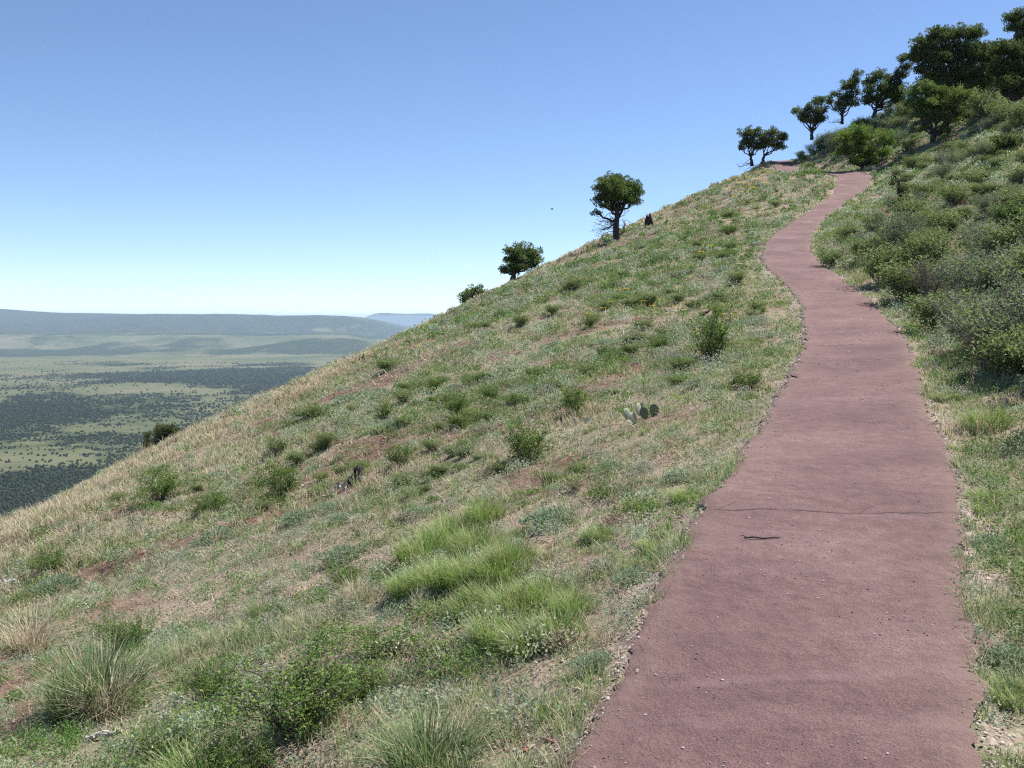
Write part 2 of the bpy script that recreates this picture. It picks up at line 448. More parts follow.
# ------------------------------------------------------------------ the plain far below, with its mesas
def Hplain(x, y):
    r = np.sqrt(x * x + y * y)
    z = PLAIN + (fbm(x / 900, y / 900, 4, 101) - .5) * 14 * sstep(600, 2500, r)
    n = fbm(x / 2600, y / 2600, 5, 103) - .5
    aa = x / np.maximum(y, 1)
    # low wooded benches in the middle distance
    z = z + 75 * sstep(8600, 11200, y + n * 5200 + x * .25) * (1 - sstep(-.18, -.10, aa))
    z = z + 55 * sstep(9500, 11500, y + n * 4000)
    # the long flat plateau
    edge = y + n * 4200
    top = 330 + 75 * (1 - sstep(-.53, -.44, aa)) + 30 * (1 - sstep(-.48, -.3, aa)) - 45 * sstep(-.2, -.1, aa)
    z = z + (top - 100) * sstep(13200, 16800, edge) * (1 - sstep(-.145, -.088, aa + n * .02)) * (1 - sstep(30000, 36000, y))
    z = z + 35 * sstep(16000, 17500, edge) * sstep(.45, .6, fbm(x / 1500, y / 6000, 3, 107)) * (aa < -.1)
    # faint far mesa
    u = (x + 4350) / 1900.
    z = z + (500 * (1 - sstep(.45, 1.25, np.abs(u))) * sstep(38000, 40000, y)) * (1 - sstep(46000, 50000, y))
    z = z + (n * 60) * sstep(10000, 15000, y)
    return z
rr = np.geomspace(250, 90000, 430)
th = np.concatenate([np.linspace(-.80, .35, 620), np.linspace(.35, 2 * PI - .80, 90)[1:-1]])
R, TH = np.meshgrid(rr, th, indexing='ij')
XX = R * np.sin(TH); YY = R * np.cos(TH)
def woodiness(x, y):
    n = fbm(x / 520, y / 700, 5, 201)
    n2 = fbm(x / 1500, y / 1800, 4, 205)
    b = .52 * n + .48 * n2
    r = np.maximum(y, 1)
    s = np.interp(r, [0, 1400, 1700, 1850, 2150, 2250, 2500, 3100, 3500, 4200, 4600, 5300, 5700, 7500, 8600, 9500, 11000, 13000, 16500, 30000],
                     [.10, .10, .07, .13, .05, .04, .11, .11, .03, .04, .11, .10, -.03, -.05, .06, .12, .09, .26, .36, .32])
    return b + s * .9 + (fbm(x / 260, y / 420, 3, 209) - .5) * .22 + (fbm(x / 2600, y / 1500, 3, 219) - .5) * .30
wdn = woodiness(XX, YY)
V = np.stack([XX, YY, Hplain(XX, YY)], -1).reshape(-1, 3)
a, b = R.shape
i = (np.arange(a - 1)[:, None] * b + np.arange(b - 1)[None]).ravel()
T = np.stack([i, i + b, i + b + 1, i + 1], 1)
cl = (np.arange(a - 1) * b + b - 1); T = np.vstack([T, np.stack([cl, cl + b, cl + 1, cl + 1 - b], 1)])
Cw = np.stack([wdn.ravel()] * 3, 1)
def plainmat():
    m, nt, out = newmat('plain_ground')
    g = N_(nt, 'ShaderNodeNewGeometry'); pos = g.outputs['Position']
    a = N_(nt, 'ShaderNodeAttribute', attribute_name='Col')
    sep = N_(nt, 'ShaderNodeSeparateColor'); nt.links.new(a.outputs['Color'], sep.inputs[0])
    n1 = noise(nt, pos, .012, 6, .7); n2 = noise(nt, pos, .0016, 5, .6)
    q = N_(nt, 'ShaderNodeMath', operation='MULTIPLY_ADD'); nt.links.new(n1.outputs['Fac'], q.inputs[0]); q.inputs[1].default_value = .35
    nt.links.new(sep.outputs[0], q.inputs[2])
    wf = ramp(nt, [(.67, (0, 0, 0)), (.77, (1, 1, 1))], q.outputs[0]).outputs['Color']
    gr = ramp(nt, [(.35, (.078, .094, .046)), (.5, (.110, .120, .063)), (.65, (.155, .142, .09))], n2.outputs['Fac']).outputs['Color']
    wc = ramp(nt, [(.3, (.020, .032, .018)), (.7, (.045, .062, .032))], n1.outputs['Fac']).outputs['Color']
    c = mixc(nt, wf, gr, wc)
    p = N_(nt, 'ShaderNodeBsdfPrincipled'); p.inputs['Roughness'].default_value = 1; p.inputs['Specular IOR Level'].default_value = 0
    nt.links.new(c, p.inputs['Base Color']); nt.links.new(p.outputs[0], out.inputs['Surface'])
    return m
plain = mesh_np('plain', V, T, Cw, plainmat(), True)
tag(plain, 'wide green plain with low mesas far below', 'plain', kind='structure')

# juniper woodland on the plain: a mass nobody could count
ph = (1 + 5 ** .5) / 2
ico = np.array([(-1, ph, 0), (1, ph, 0), (-1, -ph, 0), (1, -ph, 0), (0, -1, ph), (0, 1, ph), (0, -1, -ph), (0, 1, -ph), (ph, 0, -1), (ph, 0, 1), (-ph, 0, -1), (-ph, 0, 1)]) / math.sqrt(1 + ph * ph)
icf = np.array([(0, 11, 5), (0, 5, 1), (0, 1, 7), (0, 7, 10), (0, 10, 11), (1, 5, 9), (5, 11, 4), (11, 10, 2), (10, 7, 6), (7, 1, 8), (3, 9, 4), (3, 4, 2), (3, 2, 6), (3, 6, 8), (3, 8, 9), (4, 9, 5), (2, 4, 11), (6, 2, 10), (8, 6, 7), (9, 8, 1)])
def blobs(P, sx, sz, col, jit=.25):
    n = len(P)
    V = ico[None] * (1 + rng.uniform(-jit, jit, (n, 12, 1)))
    V = V * np.stack([sx, sx, sz], 1)[:, None] + P[:, None]
    T = (np.arange(n) * 12)[:, None, None] + icf[None]
    return V.reshape(-1, 3), T.reshape(-1, 3), np.repeat(col, 12, 0)
nw = 260000
yy = 1150 * (6.2 ** rng.uniform(0, 1, nw)); xx = yy * rng.uniform(-.62, .02, nw)
wv = woodiness(xx, yy) + (fbm(xx / 45, yy / 45, 3, 333) - .5) * .26
keep = (rng.uniform(size=nw) < np.clip((wv - .50) / .13, .012, 1)) & (rng.uniform(size=nw) < np.clip((yy / 2200) ** .3, .3, 1))
xx, yy = xx[keep][:60000], yy[keep][:60000]
s = rng.uniform(1.7, 3.6, len(xx)) * np.clip(yy / 2600, 1, 1.35)
cc = np.array([.032, .047, .022]) * rng.uniform(.7, 1.4, (len(xx), 1))
v, t, c = blobs(np.stack([xx, yy, Hplain(xx, yy) + s * .55], 1), s, s * rng.uniform(.7, 1.0, len(xx)), cc)
wood = mesh_np('juniper_woodland', v, t, c, M_NEEDLE)
tag(wood, 'dark juniper woodland dotted over the plain far below', 'woodland', kind='stuff')
print('woodland', len(xx))

# ------------------------------------------------------------------ ground cover
def ground_pts(n, y0, y1, a0=-.72, a1=.72, k=1.0):
    "random points of the hillside between two distances, thinning out away from the path's foot"
    yy = (rng.uniform(y0 ** (2 - k), y1 ** (2 - k), n)) ** (1 / (2 - k)) if k < 2 else y0 * (y1 / y0) ** rng.uniform(size=n)
    xx = rng.uniform(a0, a1, n) * (yy + 1.2)
    return xx, yy
def crestness(x, y):
    a = x / np.maximum(y, 1); lo = .45 - .22 * (1 - sstep(-.25, 0, a)) + .17 * sstep(.05, .2, a)
    return sstep(lo, lo + .42, y / Ycrest(x, y) + (fbm(x / 3, y / 3, 2, 91) - .5) * .3) * (x < XL(y))
def barren(x, y): return fbm(x / 1.9, y / 1.2, 4, 77) - .25 * (1 - sstep(.6, 2.5, edge_dist(x, y)))
GREEN = np.array([.155, .25, .07]); LIME = np.array([.24, .33, .10]); OLIVE = np.array([.23, .27, .14])
SILV = np.array([.36, .40, .28]); BLUEG = np.array([.24, .31, .19]); STRAW = np.array([.54, .46, .31]); TAN = np.array([.36, .29, .20]); PALE = np.array([.56, .51, .38])
RUST = np.array([.28, .13, .085])
def jit(c, n, a=.18): return np.clip(c * rng.uniform(1 - a, 1 + a, (n, 1)) * rng.uniform(.93, 1.07, (n, 3)), 0, 1)

def tufts(xx, yy, nb, rad, hgt, wid, col0, col1, lean=.5, bend=.5, base=None):
    "tufts of blades; nb, rad, hgt, wid arrays per tuft"
    nt_ = len(xx); idx = np.repeat(np.arange(nt_), nb); n = len(idx)
    az = rng.uniform(0, 2 * PI, n); rr_ = np.sqrt(rng.uniform(0, 1, n)) * rad[idx]
    x = xx[idx] + np.cos(az) * rr_; y = yy[idx] + np.sin(az) * rr_
    z = (H(x, y) if base is None else np.full(n, base)) - .01
    ln = np.abs(rng.normal(0, lean * .5, n)) + lean * .7 * rr_ / np.maximum(rad[idx], 1e-4)
    h = hgt[idx] * rng.uniform(.45, 1.1, n); ww = wid[idx] * rng.uniform(.7, 1.3, n)
    az2 = az + rng.normal(0, .6, n)
    v = rng.uniform(.78, 1.22, (n, 1))
    dead = (rng.uniform(size=n) < .14)[:, None]
    c0 = np.where(dead, STRAW * .8, col0[idx]) * v; c1 = np.where(dead, STRAW, col1[idx]) * v
    return blades(np.stack([x, y, z], 1), az2, ln, h, ww, c0, c1, bend)

bands = [(1.9, 7.5, 230, 28), (7.5, 18, 150, 15), (18, 42, 62, 11), (42, 95, 18, 10)]
green_parts = []; dry_parts = []; forb_parts = []; twig_parts = []
for y0, y1, dens, nb in bands:
    A = 1.44 * (y1 * y1 - y0 * y0) / 2 + 1.7 * (y1 - y0)
    n = int(A * dens)
    xx, yy = ground_pts(n, y0, y1, k=0.0)
    ok = (yy < Ycrest(xx, yy) + 10) & (xx > -60)
    # ragged verge: grass creeps a little over the edge
    dd = edge_dist(xx, yy)
    ok &= sdist(xx, yy) > .20 * vnoise(yy / .45, xx * 0 + (xx > XL(yy)) * 9, 71) - .09
    xx, yy, dd = xx[ok], yy[ok], dd[ok]
    n = len(xx)
    cr_ = crestness(xx, yy)
    b_ = barren(xx, yy)
    n1 = fbm(xx / 1.6, yy / 1.3, 3, 301); n2 = fbm(xx / .45, yy / .4, 2, 305); n3 = fbm(xx / 4.5, yy / 4.0, 3, 309)
    verge = (1 - sstep(.4, 2.6, dd))
    right = xx > XR(yy)
    # chance of growing here
    pg = np.clip(1.3 - sstep(.57, .68, b_) * 1.1 + verge * .3 + cr_ * .3 + right * .5, .06, 1) * np.clip(.35 + 1.5 * (n2 - .3) * 2, .2, 1)
    pg *= np.maximum(np.clip((fbm(xx / .7, yy / .55, 3, 315) - .34) * 6, .18, 1), verge * .85)
    keep = rng.uniform(size=n) < pg
    xx, yy, dd, cr_, n1, n2, n3, verge, right = [q[keep] for q in (xx, yy, dd, cr_, n1, n2, n3, verge, right)]
    n = len(xx)
    pdry = np.clip(.12 + cr_ * .85 + (n3 - .5) * 1.9 - verge * .30 - right * .12, .04, .93)
    kind = np.where(rng.uniform(size=n) < pdry, 2, np.where(n1 + rng.normal(0, .06, n) > .50, 1, 0))   # 2 dry, 1 silvery forb, 0 green grass
    kind = np.where((verge > .6) & (kind == 1) & (rng.uniform(size=n) < .6), 0, kind)
    for q in (0, 2):
        m = kind == q; k = int(m.sum())
        x_, y_ = xx[m], yy[m]; D = np.sqrt(x_ * x_ + y_ * y_)
        tall = np.clip((fbm(x_ / .9, y_ / .9, 2, 411 + q) - .3) * 2.2, .25, 1.5)
        if q == 0:
            hg = (.06 + .13 * tall) * (1 - .35 * verge[m]) * rng.uniform(.7, 1.25, k) * (1 + .25 * right[m])
            mixv = np.clip((fbm(x_ / 1.3, y_ / 1.3, 3, 431) - .35) * 3, 0, 1)[:, None]
            c0 = (OLIVE * (1 - mixv) + GREEN * mixv); c0 = c0 * (1 - .35 * verge[m][:, None]) + LIME * .35 * verge[m][:, None]
            s_ = rng.uniform(size=(k, 1)) ** 2; c0 = c0 * (1 - s_ * .6) + SILV * s_ * .6
            c1 = c0 * 1.05 * .75 + .25 * (STRAW * .5 + LIME * .5)
        else:
            hg = (.07 + .13 * tall) * rng.uniform(.7, 1.3, k) * (1 + .8 * cr_[m])
            mixv = rng.uniform(size=(k, 1))
            c0 = (STRAW * (1 - mixv) + TAN * mixv) * .8; c1 = PALE * (1 - mixv) + STRAW * mixv
            rz_ = (fbm(x_ / 2.5, y_ / 2.5, 2, 441) > .60)[:, None] * rng.uniform(0, .7, (k, 1))
            c0 = c0 * (1 - rz_) + RUST * rz_; c1 = c1 * (1 - rz_ * .7) + TAN * rz_ * .7
            g_ = (rng.uniform(size=(k, 1)) < .4) * .6; c0 = c0 * (1 - g_) + OLIVE * g_
        wd_ = np.maximum(.0032, D * .00062) * np.where(q == 2, .85, 1.0)
        nbk = np.maximum(3, (nb * rng.uniform(.5, 1.4, k))).astype(int)
        rad = rng.uniform(.02, .07, k) * np.clip(D / 12, 1, 2.2)
        part = tufts(x_, y_, nbk, rad, hg, wd_, jit(c0, k), jit(c1, k), lean=.55)
        (green_parts if q == 0 else dry_parts).append(part)
    # silvery forbs: low mounds of small leaves
    m = kind == 1; x_, y_ = xx[m], yy[m]; k = int(m.sum()); D = np.sqrt(x_ * x_ + y_ * y_)
    nl = np.maximum(6, (nb * 1.6 * rng.uniform(.5, 1.5, k))).astype(int)
    idx = np.repeat(np.arange(k), nl); n_ = len(idx)
    rad = (rng.uniform(.03, .09, k) * np.clip(D / 14, 1, 1.7))[idx]
    az = rng.uniform(0, 2 * PI, n_); rr_ = np.sqrt(rng.uniform(0, 1, n_))
    x = x_[idx] + np.cos(az) * rr_ * rad; y = y_[idx] + np.sin(az) * rr_ * rad
    z = H(x, y) + (1 - rr_ ** 2) * rad * rng.uniform(.2, 1.3, n_)
    mixv = np.clip((fbm(x_ / 1.1, y_ / 1.1, 3, 451) - .35) * 3, 0, 1)[:, None]
    cb = jit(SILV * (1 - mixv) + BLUEG * mixv, k)[idx] * rng.uniform(.8, 1.2, (n_, 1))
    sz = np.maximum(.016, .0017 * D)[idx] * rng.uniform(.7, 1.4, n_)
    forb_parts.append(leaves(np.stack([x, y, z], 1), sz, cb, .38, .5))
    # knee low bushlets of herbs and half shrubs, uncountable
    nf = int(A * {1.9: 7.5, 7.5: 7.5, 18: 4.2, 42: 1.7}[y0])
    fx, fy = ground_pts(nf, y0, y1, k=0.0)
    ok = (edge_dist(fx, fy) > .2) & (fy < Ycrest(fx, fy) + 4)
    for cpx, cpy in ((645, 419), (578, 424)):
        hx, hy, _ = hit(cpx, cpy); ok &= ~((np.abs(fx - hx) < .5) & (fy < hy + .4) & (fy > hy - 1.6))
    ok &= rng.uniform(size=nf) < np.clip((fbm(fx / 3.0, fy / 2.6, 3, 611) - .36) * 4, .10, 1) * (1 - .8 * crestness(fx, fy))
    fx, fy = fx[ok], fy[ok]; k = len(fx); D = np.sqrt(fx * fx + fy * fy)
    hx, hy, _ = hit(357, 481); R_ = rng.uniform(.08, .24, k) * np.where((np.abs(fx - hx) < .6) & (np.abs(fy - hy) < 1.5), .3, 1) * np.clip(D / 14, .75, 1.35); Hh_ = R_ * rng.uniform(.6, 1.2, k)
    nl = np.maximum(40, (rng.uniform(.7, 1.3, k) * {1.9: 300, 7.5: 190, 18: 110, 42: 60}[y0])).astype(int)
    idx = np.repeat(np.arange(k), nl); n_ = len(idx)
    az = rng.uniform(0, 2 * PI, n_); rr_ = rng.uniform(0, 1, n_) ** .45
    wob_ = 1 + .3 * np.sin(az * 2 + fx[idx] * 9) + .2 * np.sin(az * 5 + fy[idx] * 13)
    x = fx[idx] + np.cos(az) * rr_ * R_[idx] * wob_; y = fy[idx] + np.sin(az) * rr_ * R_[idx] * wob_
    z = H(fx, fy)[idx] + np.sqrt(np.clip(1 - rr_ ** 2, .03, 1)) * Hh_[idx] * rng.uniform(.3, 1.15, n_)
    z = np.maximum(z, H(x, y) + .008)
    sel = rng.uniform(size=(k, 1)); 
    cb = np.where(sel < .55, np.array([.35, .395, .27]), np.where(sel < .78, np.array([.155, .235, .075]), np.where(sel < .88, np.array([.22, .27, .10]), np.array([.30, .26, .19]))))
    cb = jit(cb, k)[idx] * rng.uniform(.75, 1.25, (n_, 1))
    forb_parts.append(leaves(np.stack([x, y, z], 1), np.maximum(.02, .0021 * D)[idx] * rng.uniform(.7, 1.4, n_), cb, .42, .7))
    # leafy green herbs, a hand high
    nf = int(A * dens * .20)
    fx, fy = ground_pts(nf, y0, y1, k=0.0)
    ok = (edge_dist(fx, fy) > .12) & (fy < Ycrest(fx, fy) + 4)
    ok &= rng.uniform(size=nf) < np.clip((fbm(fx / 1.4, fy / 1.2, 3, 511) - .42) * 6 + .5 * (fx > XR(fy)), .03, 1) * (1 - .85 * crestness(fx, fy))
    fx, fy = fx[ok], fy[ok]; k = len(fx); D = np.sqrt(fx * fx + fy * fy)
    nl = np.maximum(10, (nb * 2.2 * rng.uniform(.5, 1.5, k))).astype(int)
    idx = np.repeat(np.arange(k), nl); n_ = len(idx)
    rad = (rng.uniform(.04, .10, k) * np.clip(D / 10, 1, 2.0))[idx]; hh = (rng.uniform(.05, .17, k) * np.clip(D / 14, 1, 1.6))[idx]
    az = rng.uniform(0, 2 * PI, n_); rr_ = np.sqrt(rng.uniform(0, 1, n_))
    x = fx[idx] + np.cos(az) * rr_ * rad; y = fy[idx] + np.sin(az) * rr_ * rad
    z = H(fx, fy)[idx] + (1 - .5 * rr_ ** 2) * hh * rng.uniform(.15, 1.1, n_)
    z = np.maximum(z, H(x, y) + .005)
    mixv = np.clip((fbm(fx / 2.1, fy / 2.1, 3, 521) - .35) * 3, 0, 1)[:, None]
    cb = jit(np.array([.13, .22, .06]) * (1 - mixv) + np.array([.21, .27, .12]) * mixv, k)[idx] * rng.uniform(.8, 1.2, (n_, 1))
    forb_parts.append(leaves(np.stack([x, y, z], 1), np.maximum(.018, .0019 * D)[idx] * rng.uniform(.7, 1.4, n_), cb, .5, .5))
    # dead stalks and litter lying about
    nlit = int(A * dens * .75)
    lx, ly = ground_pts(nlit, y0, y1, k=0.0)
    ok = (edge_dist(lx, ly) > .02) & (ly < Ycrest(lx, ly) + 3); lx, ly = lx[ok], ly[ok]; k = len(lx)
    D = np.sqrt(lx * lx + ly * ly)
    az = rng.uniform(0, 2 * PI, k); L = rng.uniform(.04, .16, k) * np.clip(D / 15, 1, 1.6)
    p0 = np.stack([lx, ly, H(lx, ly) + .006], 1)
    c = np.where(rng.uniform(size=(k, 1)) < .65, PALE, TAN) * rng.uniform(.6, 1.1, (k, 1))
    twig_parts.append(blades(p0, az, np.clip(rng.normal(1.25, .2, k), .6, 1.5), L, np.maximum(.003, .0007 * D), c, c, .05))
v, t, c = join(green_parts); print('green tris', len(t))
tag(mesh_np('meadow_grass', v, t, c, M_GRASS), 'green grass growing all over the slope', 'grass', kind='stuff')
v, t, c = join(dry_parts); print('dry tris', len(t))
tag(mesh_np('dry_grass', v, t, c, M_GRASS), 'straw coloured dry grass growing over the slope', 'grass', kind='stuff')
v, t, c = join(forb_parts); print('forb tris', len(t))
tag(mesh_np('low_forbs', v, t, c, M_LEAF), 'low silvery green herbs covering the slope', 'ground cover', kind='stuff')
v, t, c = join(twig_parts)
tag(mesh_np('dead_litter', v, t, c, M_GRASS), 'dead grass stalks lying on the soil', 'litter', kind='stuff')

# gravel: on the paving, beside it and on the bare soil
def stones(n, xf, smin, smax, cols, yr, lift=.2, road=False):
    pass
P = []; S = []; Cc = []
n = 4200
yy = 2.2 * (22 ** rng.uniform(0, 1, n)); side = rng.uniform(size=n) < .5
off = np.abs(rng.normal(0, .13, n)) - .03
xx = np.where(side, XL(yy) - off, XR(yy) + off)
P.append(np.stack([xx, yy, H(xx, yy) + .004 + .02 * (off < 0)], 1)); S.append(rng.uniform(.0025, .0075, n) * np.clip(yy / 6, 1, 3)); Cc.append(jit(np.array([.38, .33, .28]), n, .4))
n = 4200
yy = 2.2 * (12 ** rng.uniform(0, 1, n)); xx = XL(yy) + (XR(yy) - XL(yy)) * rng.uniform(0, 1, n)
ok = rng.uniform(size=n) < np.clip((fbm(xx / .5, yy / .7, 3, 811) - .5) * 3.2, .03, 1); xx, yy = xx[ok], yy[ok]; n = len(xx)
P.append(np.stack([xx, yy, zroad(xx, yy) + .002], 1)); S.append(rng.uniform(.0010, .0048, n) * np.clip(yy / 6, 1, 2.2))
pale = rng.uniform(size=(n, 1)) < .75
Cc.append(np.where(pale, jit(np.array([.42, .33, .31]), n, .25), jit(np.array([.17, .10, .095]), n, .3)))
n = 16000
yy = 2.2 * (14 ** rng.uniform(0, 1, n)); xx = rng.uniform(-.7, .68, n) * yy
ok = (edge_dist(xx, yy) > .05) & (barren(xx, yy) > .54); xx, yy = xx[ok], yy[ok]; n = len(xx)
P.append(np.stack([xx, yy, H(xx, yy) + .004], 1)); S.append(rng.uniform(.003, .011, n) * np.clip(yy / 7, 1, 2)); Cc.append(jit(np.where(rng.uniform(size=(n, 1)) < .6, RUST * .8, TAN), n, .35))
P = np.concatenate(P); S = np.concatenate(S); Cc = np.concatenate(Cc)
v, t, c = blobs(P, S * rng.uniform(.8, 1.4, len(S)), S * .7, Cc)
tag(mesh_np('gravel', v, t, c, M_STONE), 'loose grit and cinders along the path and on bare soil', 'gravel', kind='stuff')

# ------------------------------------------------------------------ plants that stand out one by one
GREY = np.array([.24, .21, .19]); DARKW = np.array([.07, .055, .048])
def shrub_mesh(r, h, nst, nleaf, lsize, lcol, scol=GREY, spread=.8, twig=.003, bare=.0, lasp=.5, sub=4, low=0.1):
    "stems fanning out of one crown, twigs along them, leaves along the twigs"
    st = []; LP = []; 
    for i_ in range(nst):
        az = rng.uniform(0, 2 * PI); out = r * math.sqrt(rng.uniform(.03, 1)) * spread; hh = h * rng.uniform(.55, 1.0) * (1 - .35 * (out / r) ** 2)
        p1 = np.array([math.cos(az) * out, math.sin(az) * out, hh])
        q = wob((math.cos(az) * r * .08, math.sin(az) * r * .08, -.04), p1, 6, .05, -.10)
        st.append(tube(q, np.linspace(twig * 2.2, twig * .7, 6), scol * rng.uniform(.7, 1.25), 3))
        isbare = rng.uniform() < bare
        for j in range(sub):
            k = rng.integers(1, 5); f = rng.uniform()
            s0 = q[k] * (1 - f) + q[k + 1] * f
            s1 = s0 + np.array([rng.normal(0, .22 * r), rng.normal(0, .22 * r), abs(rng.normal(.16, .10)) * h])
            qq = wob(s0, s1, 4, .06)
            st.append(tube(qq, np.linspace(twig * 1.0, twig * .45, 4), scol * rng.uniform(.7, 1.3), 3))
            if not isbare:
                nl = max(1, int(nleaf / (nst * sub)))
                f = rng.uniform(0, 1, nl) ** .7 * 3; kk = np.minimum(f.astype(int), 2); f = (f - kk)[:, None]
                pt = qq[kk] * (1 - f) + qq[kk + 1] * f + rng.normal(0, lsize * .9, (nl, 3))
                LP.append(pt)
    LP = np.concatenate(LP); LP = LP[LP[:, 2] > low * h]
    n_ = len(LP)
    cl = np.asarray(lcol)[rng.integers(0, len(lcol), n_)] * rng.uniform(.75, 1.25, (n_, 1))
    return join(st), leaves(LP, lsize * rng.uniform(.7, 1.3, n_), cl, lasp, .4)

def proto_shrub(name, *a, **k):
    st, lf = shrub_mesh(*a, **k)
    root = bpy.data.objects.new(name, None); root.empty_display_size = .2
    s_ = mesh_np('stems', *st, M_BARK, parent=root, link=False)
    l_ = mesh_np('foliage', *lf, M_LEAF, parent=root, link=False)
    return root
def proto_tuft(name, r, n, h, wd, c0, c1, lean=.6, seed=0, mound=None):
    x = np.zeros(1); 
    parts = [tufts(x, x, np.array([n]), np.array([r]), np.array([h]), np.array([wd]), np.array([c0]), np.array([c1]), lean, .5, base=-.02)]
    v, t, c = join(parts)
    return mesh_np(name, v, t, c, M_GRASS, link=False)
def proto_mound(name, r, h, n, ls, cols):
    az = rng.uniform(0, 2 * PI, n); rr_ = np.sqrt(rng.uniform(0, 1, n)); br = 1 + .25 * np.sin(az * 3 + 1) + .15 * np.sin(az * 7)
    z = (1 - rr_ ** 2) * h * rng.uniform(.35, 1.1, n)
    P = np.stack([np.cos(az) * rr_ * r * br, np.sin(az) * rr_ * r * br, z], 1)
    cl = np.asarray(cols)[rng.integers(0, len(cols), n)] * rng.uniform(.75, 1.2, (n, 1))
    v, t, c = leaves(P, ls * rng.uniform(.7, 1.3, n), cl, .35, .5, N=np.stack([P[:, 0] / r, P[:, 1] / r, np.full(n, .8)], 1))
    return mesh_np(name, v, t, c, M_LEAF, link=False)

LG = [np.array([.13, .22, .045]), np.array([.18, .26, .06]), np.array([.10, .17, .045])]
YG = [np.array([.20, .24, .05]), np.array([.15, .20, .05])]
DG = [np.array([.14, .20, .06]), np.array([.19, .25, .085]), np.array([.24, .28, .13])]
GG = [np.array([.18, .235, .11]), np.array([.22, .265, .15]), np.array([.14, .20, .08])]
SG = [np.array([.27, .34, .21]), np.array([.21, .29, .17]), np.array([.32, .38, .26])]
leafy = [proto_shrub('leafy_shrub', .5, .62, 26, 2300, .034, LG, DARKW * 1.4) for _ in range(3)]
leafy_near = proto_shrub('leafy_shrub', .5, .5, 42, 4200, .022, [c * 1.08 for c in LG], DARKW * 1.6, twig=.0028, lasp=.55)
yellowy = proto_shrub('leafy_shrub', .45, .5, 22, 1200, .030, YG, GREY * .9)
olive = [proto_shrub('olive_shrub', .6, .8, 34, 2600, .055, DG, GREY * .6) for _ in range(3)]
twiggy = [proto_shrub('twiggy_shrub', .7, 1.05, 40, 3000, .052, GG, GREY * 1.5, twig=.005, bare=.25, sub=5) for _ in range(4)]
sage = [proto_mound('sage_mound', .24, .15, 1500, .035, SG) for _ in range(2)]
gclump = [proto_tuft('grass_clump', .19, 1000, .29, .0052, GREEN, LIME * 1.05, .6), proto_tuft('grass_clump', .18, 900, .27, .0052, GREEN * .95, LIME * .9 + STRAW * .05, .7)]
bunch = proto_tuft('grass_clump', .14, 900, .36, .0048, GREEN * .6 + BLUEG * .15, GREEN * .5 + SILV * .25, .7)
drybunch = proto_tuft('grass_clump', .10, 300, .45, .005, TAN, PALE, .7)

def place(proto, px, py, size, label, cat, group=None, at_Y=None, sz=1.0):
    "size: wanted width in photo pixels at that place"
    x, y, z = hit(px, py) if at_Y is None else at(px, at_Y)
    if isinstance(proto, list): proto = proto[rng.integers(len(proto))]
    pr = {'leafy_shrub': .95, 'olive_shrub': 1.25, 'twiggy_shrub': 1.5, 'sage_mound': .5, 'grass_clump': .62}[proto.name.split('.')[0]]
    s_ = size / F * math.hypot(x, y) / pr
    o = copy_thing(proto, (x, y, z - .01), rng.uniform(0, 2 * PI), (s_, s_, s_ * sz), label, group)
    o['category'] = cat
    return o
SH = 'shrub'
for a in [
  (leafy, 713, 360, 66, 'rounded grey-green shrub near the left edge of the path, largest in mid slope', 1.1),
  (leafy, 748, 389, 46, 'bright green low shrub touching the left edge of the path', .7),
  (leafy, 577, 417, 52, 'leafy green shrub on the slope left of the larger cactus', .95),
  (leafy, 528, 464, 66, 'wide leafy green shrub in mid slope below the leaning skyline juniper', 1.0),
  (leafy, 402, 467, 40, 'small green shrub just right of the charred stump on the slope', .95),
  (leafy, 278, 500, 52, 'upright green shrub left of the charred stump with pale sticks', 1.1),
  (leafy, 160, 502, 58, 'green shrub near the grassy skyline, left of the upright one', .8),
  (leafy, 385, 420, 36, 'small green shrub in dry grass above the charred stump', .8),
  (leafy, 455, 418, 40, 'grey-green sparse shrub in dry grass, in the middle of the slope', 1.1),
  (leafy, 205, 515, 34, 'small bushy plant beside the green shrub near the skyline', .8),
  (yellowy, 575, 490, 36, 'yellowish shrub right above the silvery mound in mid slope', .8),
  (leafy, 662, 352, 30, 'small dark green shrub among yellow flowers', .8),
  (olive, 830, 268, 34, 'green shrub overhanging the right edge of the path at the narrow bend', .9),
  (olive, 590, 327, 22, 'tiny green bush on the slope below the lone round-crowned tree', .8),
  (olive, 735, 285, 30, 'low green bush left of the bend of the path', .7),
  (olive, 700, 262, 26, 'low dark bush on the upper slope, left of the path bend', .6)]:
    place(a[0], a[1], a[2], a[3], a[4], SH, sz=a[5])
# the near leafy shrub, lower left
place(leafy_near, 300, 730, 190, 'large twiggy shrub with small bright leaves at the bottom of the photo', SH, sz=.72)
place(leafy_near, 215, 700, 90, 'small leafy shrub behind the big grass clump, bottom left', SH, sz=.8)
place(leafy_near, 385, 655, 130, 'low spreading leafy shrub below the bare brown patch', SH, sz=.45)
place(leafy_near, 125, 655, 70, 'leafy sprig standing up through the big grass clump', SH, sz=1.0)
place(leafy_near, 345, 585, 60, 'small leafy shrub on the near slope, left of the bare brown patch', SH, sz=.7)
place(leafy_near, 50, 575, 60, 'small yellow-green bush at the left edge of the photo', SH, sz=.8)
place(leafy_near, 445, 670, 120, 'low leafy plant between the bunch grass and the tall bright clumps', SH, sz=.45)
place(leafy_near, 235, 775, 110, 'leafy shrub cut by the bottom edge of the photo, beside the long wide blades', SH, sz=.7)
place(leafy_near, 170, 755, 90, 'small dark leafy shrub between the big clump and the long wide blades', SH, sz=.7)
place(leafy_near, 355, 700, 110, 'leafy shrub right behind the large twiggy one, bottom of the photo', SH, sz=.6)
GC = 'grass clump'
